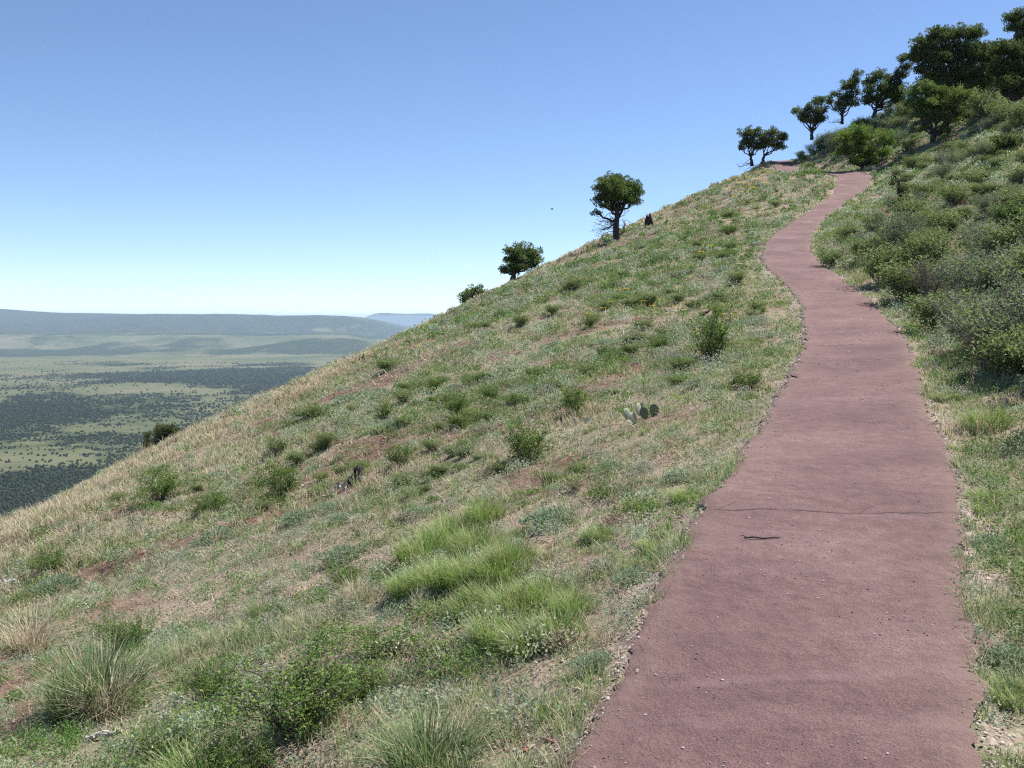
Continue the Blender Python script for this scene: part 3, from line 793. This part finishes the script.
place(drybunch, 30, 650, 90, 'dry straw tuft at the left edge of the photo', GC, sz=.8)
for px, py, s_ in [(425,560,62),(450,545,66),(478,550,60),(440,585,70),(470,580,72),(500,575,66),(412,590,50),(492,600,64),(512,560,56),(520,610,74),(545,600,66),(500,640,64),(530,645,76),(560,635,66),(575,610,52),(470,612,52),(455,525,50),(485,520,46)]:
    place(gclump, px, py + 4, s_ * 1.22, 'bright green grass clump in the thick stand in the middle of the near slope', GC, 'bright grass clumps in the middle stand', sz=rng.uniform(.95, 1.45))
place(bunch, 430, 775, 165, 'blue-green bunch grass at the bottom edge left of the path', GC, sz=.85)
place(bunch, 95, 708, 140, 'big grey-green grass clump at the lower left with a dark hollow', GC, sz=1.0)
place(drybunch, 110, 715, 100, 'bleached dead blades mixed into the big clump at lower left', GC, sz=.8)
place(gclump, 205, 790, 130, 'grass clump with long wide green blades at the bottom left', GC, sz=1.1)
place(bunch, 265, 622, 60, 'loose grey-green grass clump on the near slope', GC, sz=1.0)
place(gclump, 655, 548, 46, 'short green grass clump beside the path edge below the crack', GC, sz=.6)
place(gclump, 600, 538, 50, 'thin green grass clump between silvery mounds', GC, sz=.9)
place(gclump, 688, 500, 50, 'rounded grass clump at the path edge just above the crack', GC, sz=.8)
place(drybunch, 355, 600, 60, 'dry straw tuft beside the bare brown patch', GC, sz=.7)
place(gclump, 985, 430, 60, 'feathery green grass clump on the right verge under the grey shrub', GC, sz=1.3)
place(gclump, 1008, 700, 70, 'dark green grass clump at the right edge near the bottom', GC, sz=.8)
place(gclump, 1015, 770, 70, 'bright grass clump in the bottom right corner', GC, sz=.8)
place(gclump, 990, 500, 56, 'short green grass clump on the right verge by the crack', GC, sz=.7)
place(gclump, 1000, 610, 50, 'green grass clump on the right verge between two silvery mounds', GC, sz=.7)
place(gclump, 950, 400, 40, 'green grass clump on the right verge by the widest shadow', GC, sz=.8)
SM = 'herb mound'
for px, py, s_, lb in [(555, 525, 62, 'silvery green mound right of the tall grass clumps'), (637, 580, 46, 'silvery mound at the path edge left of the red paving'),
        (345, 560, 50, 'silvery mound on the near slope beside red soil'), (300, 520, 36, 'small silvery mound left of the tall grass'),
        (1005, 665, 62, 'silvery broad mound on the right verge, largest there'), (985, 548, 46, 'silvery mound on the right verge just below the crack'),
        (700, 385, 26, 'round blue-green mound beside the charred log'), (610, 470, 34, 'flat silvery mound below the larger cactus'),
        (600, 665, 50, 'pale mound near the straw-lined edge of the path'), (60, 590, 46, 'grey-green mound near the left edge of the photo'),
        (220, 540, 44, 'grey-green mound on the slope below the upright shrub'), (480, 640, 44, 'small silvery mound between two tall grass clumps')]:
    place(sage, px, py, s_, lb, SM, sz=.9)

# thicket on the bank right of the path
thick = [  # px, py (foot), width px, height factor, kind
 (856,262,46,.7,0),(868,285,64,.85,0),(893,300,66,.8,0),(925,330,70,.7,0),(960,352,84,.8,1),(1000,372,100,.85,1),(1035,350,110,.9,1),(1060,420,110,.8,1),
 (838,240,26,.7,0),(866,232,34,.7,0),(885,250,56,.8,1),(915,270,62,.75,0),(950,300,72,.8,1),(985,300,80,.8,1),(1020,300,84,.8,0),
 (890,212,30,.7,1),(900,225,44,.8,0),(930,235,50,.7,0),(965,255,56,.7,1),(1000,260,64,.7,0),(1030,250,66,.8,0),
 (895,196,24,.7,0),(915,200,34,.7,0),(945,205,38,.7,0),(980,215,42,.6,1),(1015,215,46,.6,0),
 (840,150,34,.8,1),(822,152,26,.9,1),(815,140,22,.8,1),(905,170,28,.7,0),(935,180,30,.7,1),(970,185,32,.6,0),(1010,185,36,.6,0),(1040,200,40,.7,0),
 (900,150,24,.6,0),(965,160,26,.7,0),(990,170,28,.6,0),(1020,165,30,.6,0),(985,130,24,.6,1),(870,130,26,.6,1),(855,128,20,.6,1),(890,128,22,.6,0),
 (975,115,22,.7,0),(1010,120,24,.7,0),(960,120,22,.6,0),(1035,140,30,.6,0)]
for px, py, wpx, sz_, kd in thick:
    wpx *= 1.15; px += 6 + wpx * .12
    if kd: place(twiggy, px, py, wpx, 'grey-twigged shrub with thin foliage in the thicket right of the path', SH, 'grey-twigged shrubs in the thicket', sz=sz_)
    else: place(olive, px, py, wpx, 'dense olive green shrub in the thicket right of the path', SH, 'olive shrubs in the thicket', sz=sz_)
for px, py in [(812,142),(822,138),(833,132),(846,128),(856,122),(866,120),(880,118),(890,116),(902,112),(914,118),(905,128),(925,114),(940,112),(885,140),(897,148),(878,128),(835,145),(975,112),(990,112),(1000,118),(828,140),(842,150),(850,136)]:
    place([twiggy, olive][rng.integers(2)], px, py, rng.uniform(16, 28), 'low shrub in the broken row under the ridge trees', SH, 'shrubs under the ridge trees', sz=rng.uniform(.7, 1.1))
k = 0
while k < 105:
    py = rng.uniform(125, 400); px = rng.uniform(800, 1100)
    x, y, z = hit(px, py)
    if x < XR(y) + .85 or y > 85 or y < 8 or (px < 885 and 150 < py < 270): continue
    w_m = rng.uniform(.55, 1.1) * (1.0 if y < 40 else 1.4)
    if rng.uniform() < .42: place(twiggy, px, py, w_m / y * F, 'grey-twigged shrub with thin foliage in the thicket right of the path', SH, 'grey-twigged shrubs in the thicket', sz=rng.uniform(.55, .9))
    else: place(olive, px, py, w_m / y * F, 'dense olive green shrub in the thicket right of the path', SH, 'olive shrubs in the thicket', sz=rng.uniform(.55, .85))
    k += 1
bareb = proto_shrub('twiggy_shrub', .7, 1.1, 60, 1500, .045, GG, np.array([.25, .20, .16]), twig=.0055, bare=.6, sub=7)
for px, py, s_, lb in [(992, 372, 80, 'tall half bare grey shrub with tangled branches right of the path, the nearest one'), (960, 340, 70, 'half bare grey shrub behind the nearest tangled one right of the path'), (1025, 352, 90, 'half bare grey shrub cut by the right edge of the photo'), (930, 300, 56, 'half bare grey shrub farther up the right bank, above the tangled ones')]:
    place(bareb, px, py, s_, lb, SH, sz=.95)
for px, py, s_ in [(985, 118, 44), (1005, 126, 40), (1022, 132, 44), (965, 114, 36), (905, 122, 30), (830, 128, 22), (858, 118, 22), (800, 146, 14), (820, 132, 18)]:
    place(olive, px, py, s_, 'low shrub in the broken row under the ridge trees', SH, 'shrubs under the ridge trees', sz=.95)
# low bushes scattered over the open slope left of the path
k = 0
while k < 190:
    px = rng.uniform(40, 790); py = rng.uniform(190, 520)
    if py < 535 - .475 * px + 14 or px > 512 + 1000 * 0 + 330: continue
    x, y, z = hit(px, py)
    if (555 < px < 690 and 395 < py < 455) or edge_dist(x, y) < .8 or barren(x, y) > .58 or y < 9: continue
    if rng.uniform() > .35 + px / 900: continue
    k += 1
    place([leafy, olive, sage, olive][rng.integers(4)], px, py, rng.uniform(10, 26) * (1 + (py - 200) / 500), 'low green bush scattered among the grass of the open slope left of the path', SH, 'low bushes on the open slope', sz=rng.uniform(.45, .75))

# ------------------------------------------------------------------ trees
def tree(name, base, lobes, label, cat='tree', group=None, trunk=None, col=(.055, .085, .028), leaf=.085, bark=(.055, .045, .042), dens=1.0, r0=.12, dead=0, gap=.0, yspread=1.0, bushy=False):
    "lobes: (dx, dz, rx, rz[, dy]) in metres from the foot; the trunk climbs to the lobes in limbs"
    root = thing(name, base, label, cat, group)
    tp = []; LP = []; LN = []; LC = []
    bark = np.array(bark); col = np.array(col)
    if trunk is None: trunk = [(0, 0), (0, .4 * min(l[1] for l in lobes))]
    tq = np.array([(p[0], rng.normal(0, .03), p[1]) for p in trunk], float)
    tq[0][2] -= .25
    f = np.linspace(0, 1, 7); seg = np.linspace(0, 1, len(tq))
    q = np.stack([np.interp(f, seg, tq[:, j]) for j in range(3)], 1); q[1:-1] += rng.normal(0, .02, (5, 3))
    tp.append(tube(q, np.linspace(r0 * 1.25, r0 * .75, 7), bark, 8))
    fork = q[-1]
    extra = []
    if bushy and len(lobes) > 3:
        for L in lobes:
            for _ in range(2):
                f_ = rng.uniform(.45, .9)
                extra.append((fork[0] + (L[0] - fork[0]) * f_, fork[2] + (L[1] - fork[2]) * f_ * rng.uniform(.75, 1), L[2] * .62, L[3] * .6))
    for iL, L in enumerate(list(lobes) + extra):
        dx, dz, rx, rz = L[:4]
        dy = L[4] if len(L) > 4 else rng.uniform(-.8, .8) * rx * yspread
        c = np.array([dx, dy, dz]); s0 = q[rng.integers(4, 7)] if dz < fork[2] * 1.6 else fork
        lim = wob(s0, c - np.array([0, 0, rz * .3]), 6, .05, .06)
        Ll = np.linalg.norm(c - s0)
        tp.append(tube(lim, np.linspace(r0 * .5, r0 * .2, 6), bark, 5))
        for j in range(9):
            d_ = rng.normal(size=3); d_ /= np.linalg.norm(d_); d_[2] = abs(d_[2])
            e_ = c + d_ * np.array([rx, rx, rz]) * rng.uniform(.6, 1.0)
            tp.append(tube(wob(lim[rng.integers(3, 6)], e_, 4, .08), np.linspace(r0 * .18, r0 * .05, 4), bark, 3))
        nsub = int(max(10, 50 * (rx * rz / .35) ** .75) * (.35 if iL >= len(lobes) else 1))
        for j in range(nsub):
            d_ = rng.normal(size=3); d_ /= np.linalg.norm(d_)
            if d_[2] < -.35: d_[2] *= .5
            rad = rng.uniform(.35, 1.22)
            sc_ = c + d_ * np.array([rx, rx * .95, rz]) * rad
            sr = rng.uniform(.10, .30) * (rx * rz) ** .5 + .06
            n = int(max(16, 60 * dens * (sr / .16) ** 1.6 * (.085 / leaf) ** 1.3))
            dd_ = rng.normal(size=(n, 3)); dd_ /= np.linalg.norm(dd_, axis=1)[:, None]
            P_ = sc_ + dd_ * sr * (rng.uniform(.3, 1, (n, 1)) ** .5) * np.array([1, 1, .75])
            LP.append(P_); LN.append(dd_ * .8 + np.array([0, 0, .5]))
            LC.append(np.tile(col * rng.uniform(.72, 1.35), (n, 1)) * rng.uniform(.8, 1.2, (n, 1)) * np.array([rng.uniform(.9, 1.25), 1, rng.uniform(.8, 1.1)]))
    for j in range(dead):
        s0 = q[rng.integers(1, 6)]; az = rng.uniform(0, 2 * PI)
        L_ = rng.uniform(.5, 1.3) * .9; sgn = -1 if rng.uniform() < .72 else 1
        e_ = s0 + np.array([sgn * L_, rng.normal(0, .4), rng.normal(-.15, .25)])
        b_ = wob(s0, e_, 5, .09, .05)
        tp.append(tube(b_, np.linspace(.022, .007, 5), bark * 1.5, 3))
        for jj in range(6):
            s1 = b_[rng.integers(1, 5)]; tp.append(tube(wob(s1, s1 + rng.normal(0, .22, 3), 3, .1), [.008, .006, .004], bark * 1.7, 3))
    mesh_np('trunk', *join(tp), M_BARK, True, root)
    LP = np.concatenate(LP); LN = np.concatenate(LN); LC = np.concatenate(LC)
    v, t, c = leaves(LP, leaf * rng.uniform(.7, 1.35, len(LP)), LC, .5, .2, LN)
    mesh_np('crown', v, t, c, M_NEEDLE, False, root)
    return root
def ptree(name, px, py, lobes_px, label, trunk_px=None, Y=None, **kw):
    "lobes_px: (px, py, rx, rz) measured in the photo around the foot (px,py)"
    if Y is None: x, y, z = hit(px, py)
    else: x, y, z = at(px, Y)
    m = y / F
    pz = z / m   # photo row of the real foot
    row = HZ - pz
    lobes = [((l[0] - px) * m, (row - l[1]) * m, l[2] * m, l[3] * m) + tuple(l[4:]) for l in lobes_px]
    tr = None if trunk_px is None else [((p[0] - px) * m, (row - p[1]) * m) for p in trunk_px]
    print(label[:30], 'Y=%.1f' % y, 'row %.1f wanted %.1f' % (row, py))
    return tree(name, (x, y, z), lobes, label, trunk=tr, **kw)
JUN = (.115, .175, .062); DJ = (.095, .135, .050); BJ = (.145, .225, .060)
ptree('juniper_tree', 617, 240, [(603,186,10,8),(617,180,12,8),(629,187,10,8),(637,191,8,8),(610,197,9,7),(625,199,10,8),(598,199,7,5),(634,202,7,5),(604,205,7,5),(617,206,9,5),(596,213,5,3),(612,190,11,10),(624,190,11,10),(617,186,13,11),(606,194,10,8),(631,195,9,8),(617,197,11,8)],
      'lone tree with a round crown and bare trunk on the skyline', trunk_px=[(617,241),(616,225),(617,211)], r0=.15, dead=22, col=JUN, leaf=.085)
ptree('juniper_tree', 512, 279, [(512,258,9,9),(523,252,10,9),(534,257,9,8),(520,265,10,8),(530,265,9,6),(505,271,6,5),(514,270,7,6),(538,262,5,4),(509,250,5,4)],
      'rounded juniper leaning over the skyline left of the lone tree', trunk_px=[(512,280),(514,272)], r0=.16, col=JUN, leaf=.10)
ptree('juniper_tree', 463, 307, [(467,296,7,7),(475,292,8,6),(482,294,5,4),(464,301,5,4)],
      'smallest juniper, lowest of the three dark trees on the skyline', trunk_px=[(463,308),(465,302)], r0=.1, col=JUN, leaf=.10)
ptree('juniper_tree', 752, 162, [(745,134,6,5),(754,131,7,4.5),(748,142,6,5),(760,135,5,4),(742,147,4,4),(755,146,6,5),(750,138,6,5),(760,146,5,5)],
      'flat-topped tree at the upper end of the path, left of its twin', trunk_px=[(752,163),(751,157)], r0=.12, col=DJ, leaf=.11, dead=6)
ptree('juniper_tree', 762, 160, [(770,132,7,4.5),(779,137,7,5),(785,137,4,4),(770,143,7,6),(779,147,6,5),(763,140,4,5)],
      'flat-topped tree at the upper end of the path, right of its twin', trunk_px=[(762,161),(764,156)], r0=.12, col=DJ, leaf=.11)
ptree('juniper_tree', 812, 134, [(799,111,7,4.5),(806,115,6,5),(818,102,7,5),(823,99,5,4),(815,112,6,5),(824,110,5,5),(809,120,6,5),(803,118,5,5),(818,120,6,6),(811,108,6,5),(822,117,5,6)],
      'open crooked tree with forked dark limbs, left end of the upper row', trunk_px=[(812,136),(812,131)], r0=.12, col=DJ, leaf=.11, dens=.8)
ptree('juniper_tree', 842, 120, [(835,95,6,4),(846,88,7,6),(853,84,6,4),(850,96,6,5),(840,103,5,4),(858,92,4,5),(858,74,4.5,4),(838,108,6,5),(852,104,6,6),(846,100,6,6),(830,100,5,5),(856,80,5,5)],
      'thin tree with bare twigs, second from the left in the upper row', trunk_px=[(842,121),(842,114)], r0=.11, col=DJ, leaf=.11, dens=.75, dead=5)
ptree('juniper_tree', 874, 114, [(872,80,7,6),(883,75,8,6),(893,82,8,7),(880,90,9,6),(899,92,6,6),(903,60,6,4.5),(905,68,5,4),(868,92,6,6),(888,95,8,7),(876,100,7,6),(897,100,7,7),(902,74,6,7),(866,102,6,6)],
      'bushy dark tree leaning right, third from the left in the upper row', trunk_px=[(874,115),(876,108)], r0=.15, col=DJ, leaf=.12)
ptree('juniper_tree', 958, 106, [(925,45,12,9),(940,36,12,9),(958,32,13,8),(975,34,10,8),(918,57,8,9),(935,57,13,11),(955,52,15,12),(975,55,13,12),(945,75,13,9),(966,74,13,9),(985,72,11,10),(930,78,9,7),(925,68,8,6),(940,88,10,8),(960,90,12,8),(978,86,12,9),(990,60,10,10),(990,82,10,10)],
      'biggest dark tree on the ridge with a broad domed crown', bushy=True, trunk_px=[(958,108),(957,99)], r0=.26, col=DJ, leaf=.13)
ptree('juniper_tree', 1012, 112, [(1000,50,11,9),(1013,46,12,9),(1026,52,12,10),(1000,68,11,11),(1015,68,13,12),(1030,72,12,12),(1005,86,11,8),(1022,90,12,8)],
      'dark spreading tree at the right edge of the ridge', bushy=True, trunk_px=[(1012,113),(1012,103)], r0=.24, col=DJ, leaf=.13)
ptree('juniper_tree', 1020, 95, [(1012,18,7,6),(1021,15,8,6),(1016,26,8,6),(1028,24,9,8),(1026,38,9,8)],
      'tree whose round top pokes above all others at the top right corner', trunk_px=[(1020,95),(1020,45)], r0=.2, col=DJ, leaf=.13, Y=80)
ptree('juniper_tree', 933, 143, [(915,92,11,8),(928,88,12,8),(943,92,12,8),(956,99,11,8),(912,104,9,7),(926,104,12,8),(943,107,12,8),(958,111,9,7),(920,115,8,5),(936,117,9,6),(952,120,9,5),(925,128,5,5),(944,131,6,5)],
      'full juniper standing in front of the ridge trees, bare stems showing below', trunk_px=[(933,144),(933,134)], r0=.17, col=(.115, .17, .055), leaf=.10)
ptree('juniper_bush', 862, 170, [(843,138,9,8),(855,134,11,8),(869,134,11,8),(882,141,9,9),(845,150,9,8),(860,148,12,10),(876,152,11,9),(855,161,11,6),(870,162,10,5),(886,153,5,6)],
      'dense bright green juniper bush beside the top bend of the path', r0=.10, col=BJ, leaf=.085, cat='bush')
ptree('juniper_bush', 1006, 155, [(998,143,9,6),(1010,141,10,7),(1020,145,9,6),(1004,148,9,5)], 'dark low bush at the right edge under the ridge', r0=.08, col=DJ, leaf=.09, cat='bush')
ptree('juniper_bush', 1012, 230, [(1006,216,11,7),(1020,212,12,9),(1028,222,10,8)], 'shady dark green bush at the right edge halfway up the thicket', r0=.08, col=(.09, .14, .05), leaf=.07, cat='bush')
ptree('sapling', 899, 222, [(896,175,5,4),(905,180,5,4),(891,184,5,4),(900,191,6,5),(908,198,5,4),(890,202,5,5),(901,209,7,5)],
      'thin sapling with a dark stem rising from the thicket', trunk_px=[(899,223),(899,180)], r0=.06, col=(.09,.11,.055), leaf=.06, dens=.35, bark=(.05,.045,.04))
ptree('sapling', 942, 172, [(936,150,4,4),(945,146,4,4),(950,155,4,4),(940,160,5,4)],
      'half bare sapling under the full juniper', trunk_px=[(942,172),(943,150)], r0=.05, col=(.09,.11,.055), leaf=.07, dens=.3)
# trees beyond the shoulder of the slope, in front of the plain
ptree('juniper_tree', 166, 470, [(160,434,7,8),(168,429,8,7),(175,433,7,7),(161,443,8,9),(173,441,9,8),(167,437,8,8),(163,454,9,8),(174,452,9,8),(168,462,9,7)], 'wider juniper peeping over the grassy shoulder in front of the plain', r0=.14, col=(.09, .125, .05), leaf=.07, Y=47)
ptree('juniper_tree', 148, 470, [(147,437,3.5,5),(146,444,4,6),(148,452,5,6),(149,460,5,6)], 'narrow juniper beside a wider one on the grassy shoulder', r0=.08, col=(.09, .125, .05), leaf=.07, Y=45)

# ------------------------------------------------------------------ stumps, sticks, cactus, flowers, bird
CHAR = np.array([.022, .019, .018]); WGREY = np.array([.40, .37, .34])
def stump(px, py, wpx, hpx, label, grey=True, lean=.2):
    x, y, z = hit(px, py); m = y / F
    root = thing('charred_stump', (x, y, z), label, 'stump')
    W = wpx * m; Hh = hpx * m
    parts = []
    for j in range(5):
        dx = rng.uniform(-.3, .3) * W; q = wob((dx, rng.uniform(-.15, .15) * W, -.05), (dx + rng.normal(0, .12) * W, rng.normal(0, .1) * W, Hh * rng.uniform(.55, 1)), 5, .04)
        parts.append(tube(q, W * np.array([.2, .19, .16, .11, .05]), CHAR * rng.uniform(.8, 1.8), 7))
    mesh_np('stump_wood', *join(parts), M_BARK, True, root)
    gp = []
    for j in range(9):
        s0 = (rng.normal(-.1, .5) * W, rng.uniform(-.6, .1) * W, .03)
        e0 = (s0[0] + rng.normal(-.3, .6) * W, s0[1] + rng.normal(0, .3) * W, 0)
        s0 = (s0[0], s0[1], float(H(x + s0[0], y + s0[1])) - z + .03); e0 = (e0[0], e0[1], float(H(x + e0[0], y + e0[1])) - z + rng.uniform(.0, .12) * (Hh > .5) + .03)
        gp.append(tube(wob(s0, e0, 5, .06), np.linspace(.05, .02, 5) * W * .9, WGREY * rng.uniform(.6, 1.1), 5))
    if grey: tag(mesh_np('dead_branch', *join(gp), M_BARK, True, root), 'bleached grey dead branches at the foot of the stump')
    return root
stump(648, 228, 11, 17, 'charred jagged stump on the slope right of the lone tree')
stump(357, 481, 24, 18, 'charred black stump with bleached sticks in mid slope')
stump(313, 390, 9, 8, 'small dark stump on the skyline grass, left of two', grey=False)
stump(363, 361, 7, 7, 'small dark stump on the skyline grass, right of two', grey=False)
def log(px, py, dx, dz, r, col, label, cat='log', name='fallen_log', dy=0, nbr=2):
    x, y, z = hit(px, py); m = y / F
    x1, y1 = x + dx * m, y + dy
    p0 = np.array([0, 0, r * m * .7]); p1 = np.array([dx * m, dy, float(H(x1, y1)) - z + dz * m + r * m * .7])
    q = wob(p0, p1, 8, .03)
    parts = [tube(q, np.linspace(r * m, r * m * .6, 8), np.array(col), 7)]
    for j in range(nbr):
        s0 = q[rng.integers(2, 7)]; parts.append(tube(wob(s0, s0 + rng.normal(0, .18, 3) * np.linalg.norm(p1) + np.array([0, 0, .1 * np.linalg.norm(p1)]), 4, .1), np.linspace(r * m * .5, r * m * .2, 4), np.array(col) * 1.3, 4))
    o = mesh_np(name, *join(parts), M_BARK, True); o.location = (x, y, z)
    return tag(o, label, cat)
log(722, 388, 22, 4, 2.6, CHAR * 1.5, 'charred log lying by the bright shrub at the path edge', nbr=4)
log(596, 388 - 128, 0, 0, 1, WGREY, 'x') if False else None
log(603, 241, 26, 1, 1.6, WGREY * .8, 'bleached grey branch lying at the foot of the lone tree', 'branch', 'fallen_branch', nbr=5)
log(585, 247, 22, 1, 1.2, WGREY * .6, 'dark fallen branch below and left of the lone tree', 'branch', 'fallen_branch', nbr=5)
log(326, 488, 26, 3, 1.6, WGREY, 'bleached stick left of the charred stump in mid slope', 'stick', 'dead_stick', nbr=3)
log(85, 740, 45, 6, 3, WGREY, 'bleached forked stick at the bottom left corner', 'stick', 'dead_stick', dy=-.12, nbr=2)
log(4, 585, 12, 1, 3, WGREY, 'pale rock shaped as a log at the left edge of the photo', nbr=0)  # stands for a pale rock, only its shape is a log
log(594, 405 + 95, 8, 14, 1.6, WGREY, 'short pale stick standing up beside the silvery mound', 'stick', 'dead_stick', nbr=0)
log(700, 320 - 2, 10, 4, 1.3, CHAR * 2, 'thin dark stick in the grass left of the path bend', 'stick', 'dead_stick', nbr=1)
# the twig on the paving
x, y, z = hit(744, 547)
q = np.array([[0, 0, .012], [.05, .012, .016], [.10, .002, .010], [.16, .006, .014], [.19, .004, .012]])
tw = mesh_np('twig', *join([tube(q, [.004, .006, .005, .004, .003], DARKW * 1.6, 5), tube([[.02, 0, .012], [.0, .02, .022], [-.01, .03, .02]], [.003, .003, .002], DARKW * 1.6, 4)]), M_BARK, True)
tw.location = (x, y, float(zroad(x, y))); tag(tw, 'small dark twig lying on the red paving near the crack', 'twig')

def pad(c, r, az, tilt, col):
    n1_, n2_ = 10, 14
    V = []
    for i_ in range(n1_ + 1):
        ph_ = PI * i_ / n1_
        for j in range(n2_):
            t_ = 2 * PI * j / n2_
            rr_ = math.sin(ph_) ; zz_ = -math.cos(ph_)
            wq = .78 + .14 * zz_
            V.append((rr_ * math.cos(t_) * r * wq, rr_ * math.sin(t_) * r * .14, (zz_ + 1) * r * 1.15))
    V = np.array(V)
    ct, st_ = math.cos(tilt), math.sin(tilt)
    V = np.stack([V[:, 0] * ct + V[:, 2] * st_, V[:, 1], -V[:, 0] * st_ + V[:, 2] * ct], 1)
    ca, sa = math.cos(az), math.sin(az)
    V = np.stack([V[:, 0] * ca - V[:, 1] * sa, V[:, 0] * sa + V[:, 1] * ca, V[:, 2]], 1) + np.array(c)
    T = []
    for i_ in range(n1_):
        for j in range(n2_):
            p = i_ * n2_ + j; q = i_ * n2_ + (j + 1) % n2_
            T += [(p, q, q + n2_), (p, q + n2_, p + n2_)]
    return V, np.array(T), np.tile(np.array(col), (len(V), 1))
def cactus(px, py, s, pads, label):
    x, y, z = hit(px, py); m = y / F
    root = thing('prickly_pear', (x, y, z), label, 'cactus')
    for (dx, dz, r, az, tl, pale) in pads:
        col = (.42, .45, .34) if pale else (.12, .17, .10)  # backlit shade painted into the dark pads, sunlit tone into the pale ones
        o = mesh_np('pad', *pad((dx * m, rng.uniform(-.05, .05), float(H(x + dx * m, y)) - z + dz * m - .01), r * m * s, az, tl, col), M_PAD, True, root)
        # spines
        k = 60; th_ = rng.uniform(0, 2 * PI, k)
    return root
cactus(645, 419, .85, [(0, 0, 7, .2, -.15, 0), (9, 0, 7, -.3, .1, 0), (-9, 1, 7, .8, -.8, 1), (-15, 5, 7, .7, -.6, 1), (-2, 9, 5, .8, -.2, 0), (-12, -2, 6, .8, -1.2, 1), (-5, 6, 7, .9, -.4, 1)],
       'prickly pear cactus with painted shade-dark and sun-pale pads left of the path')
cactus(578, 424, .7, [(0, 0, 5, .2, -.6, 1), (7, 0, 5, -.3, .5, 1), (-6, 0, 4, .5, -1.1, 1), (12, 1, 4, .3, .9, 1)], 'smaller pale cactus at the foot of a leafy shrub')

# yellow flowers on stalks
YEL = np.array([.75, .52, .03])
def flower_proto():
    parts = []
    for j in range(1):
        s1 = np.array([.02, .01, .24])
        parts.append((tube(wob((0, 0, -.02), s1, 4, .05), [.003] * 4, GREEN, 3), s1))
    stem = join([p[0] for p in parts])
    hd = []
    for p in parts:
        for k_ in range(8):
            a_ = k_ / 8 * 2 * PI; c_, s_ = math.cos(a_), math.sin(a_); r_ = .045
            V = p[1] + np.array([[0, 0, 0], [c_ * r_ * .6 - s_ * .009, s_ * r_ * .6 + c_ * .009, .004], [c_ * r_, s_ * r_, .0], [c_ * r_ * .6 + s_ * .009, s_ * r_ * .6 - c_ * .009, .004]])
            hd.append((V, np.array([[0, 1, 2], [0, 2, 3]]), np.tile(YEL, (4, 1))))
    root = bpy.data.objects.new('yellow_flower', None)
    mesh_np('stem', *stem, M_LEAF, parent=root, link=False); mesh_np('petals', *join(hd), M_LEAF, parent=root, link=False)
    return root
fp = flower_proto()
for px, py in [(591,325),(605,324),(612,318),(617,306),(625,305),(590,330),(418,362),(645,318),(652,322),(660,316),(670,322),(682,319),(676,324),(665,330),(700,268),(712,262),(697,345),(720,330),(683,326),(740,205),(752,200),(745,195),(735,210),(760,190),(765,195),(748,188),(770,183),(757,183),(730,200),(738,193)]:
    x, y, z = hit(px, py + 2)
    s_ = np.clip(y / 13, 1, 3.2)
    o = copy_thing(fp, (x, y, z), rng.uniform(0, 6.28), s_ , 'small yellow wildflower among the grass of the open slope', 'yellow wildflowers'); o['category'] = 'flower'

# a bird in the sky
b = thing('bird', ((552 - 512) / F * 90, 90, (HZ - 209) / F * 90), 'small dark bird flying high in the blue sky', 'bird')
bv = blobs(np.zeros((1, 3)), np.array([.07]), np.array([.05]), np.array([[.03, .03, .03]]), 0)
V = bv[0] * np.array([2.2, 1, 1])
wing = np.array([[0, -.03, 0], [.02, .05, .01], [-.02, .22, .09], [0, .03, -.02]])
body = join([(V, bv[1], bv[2])]); mesh_np('body', *body, M_BARK, True, b)
for s_ in (-1, 1):
    w_ = np.array([[-.07, 0, 0], [.07, 0, 0], [.05, s_ * .16, .06], [-.05, s_ * .16, .06], [-.04, s_ * .28, .02]])
    w_ = np.vstack([w_, w_ + [0, 0, .012]])
    t_ = [(0, 1, 2), (0, 2, 3), (3, 2, 4), (5, 7, 6), (5, 8, 7), (8, 9, 7), (0, 5, 6), (0, 6, 1), (1, 6, 7), (1, 7, 2), (2, 7, 9), (2, 9, 4), (4, 9, 8), (4, 8, 3), (3, 8, 5), (3, 5, 0)]
    mesh_np('wing', w_, np.array(t_), np.tile([.03, .03, .03], (10, 1)), M_BARK, False, b)

# ------------------------------------------------------------------ haze
L_ = 95000.
top, bot = 150., PLAIN - 60.
V = [(-L_, -L_, bot), (L_, -L_, bot), (L_, L_, bot), (-L_, L_, bot), (-L_, -L_, top), (L_, -L_, top), (L_, L_, top), (-L_, L_, top)]
T = [(0, 3, 2, 1), (4, 5, 6, 7), (0, 1, 5, 4), (1, 2, 6, 5), (2, 3, 7, 6), (3, 0, 4, 7)]
m, nt, out = newmat('haze_air')
vol = N_(nt, 'ShaderNodeVolumePrincipled'); vol.inputs['Density'].default_value = 3.7e-5; vol.inputs['Color'].default_value = (.62, .79, 1, 1); vol.inputs['Anisotropy'].default_value = .2
nt.links.new(vol.outputs[0], out.inputs['Volume'])
hz = mesh_np('haze', V, T, None, m)
tag(hz, 'thin blue haze over the plain', 'haze', kind='stuff')
for o in SC.objects:
    if o.type == 'EMPTY': o.hide_render = False
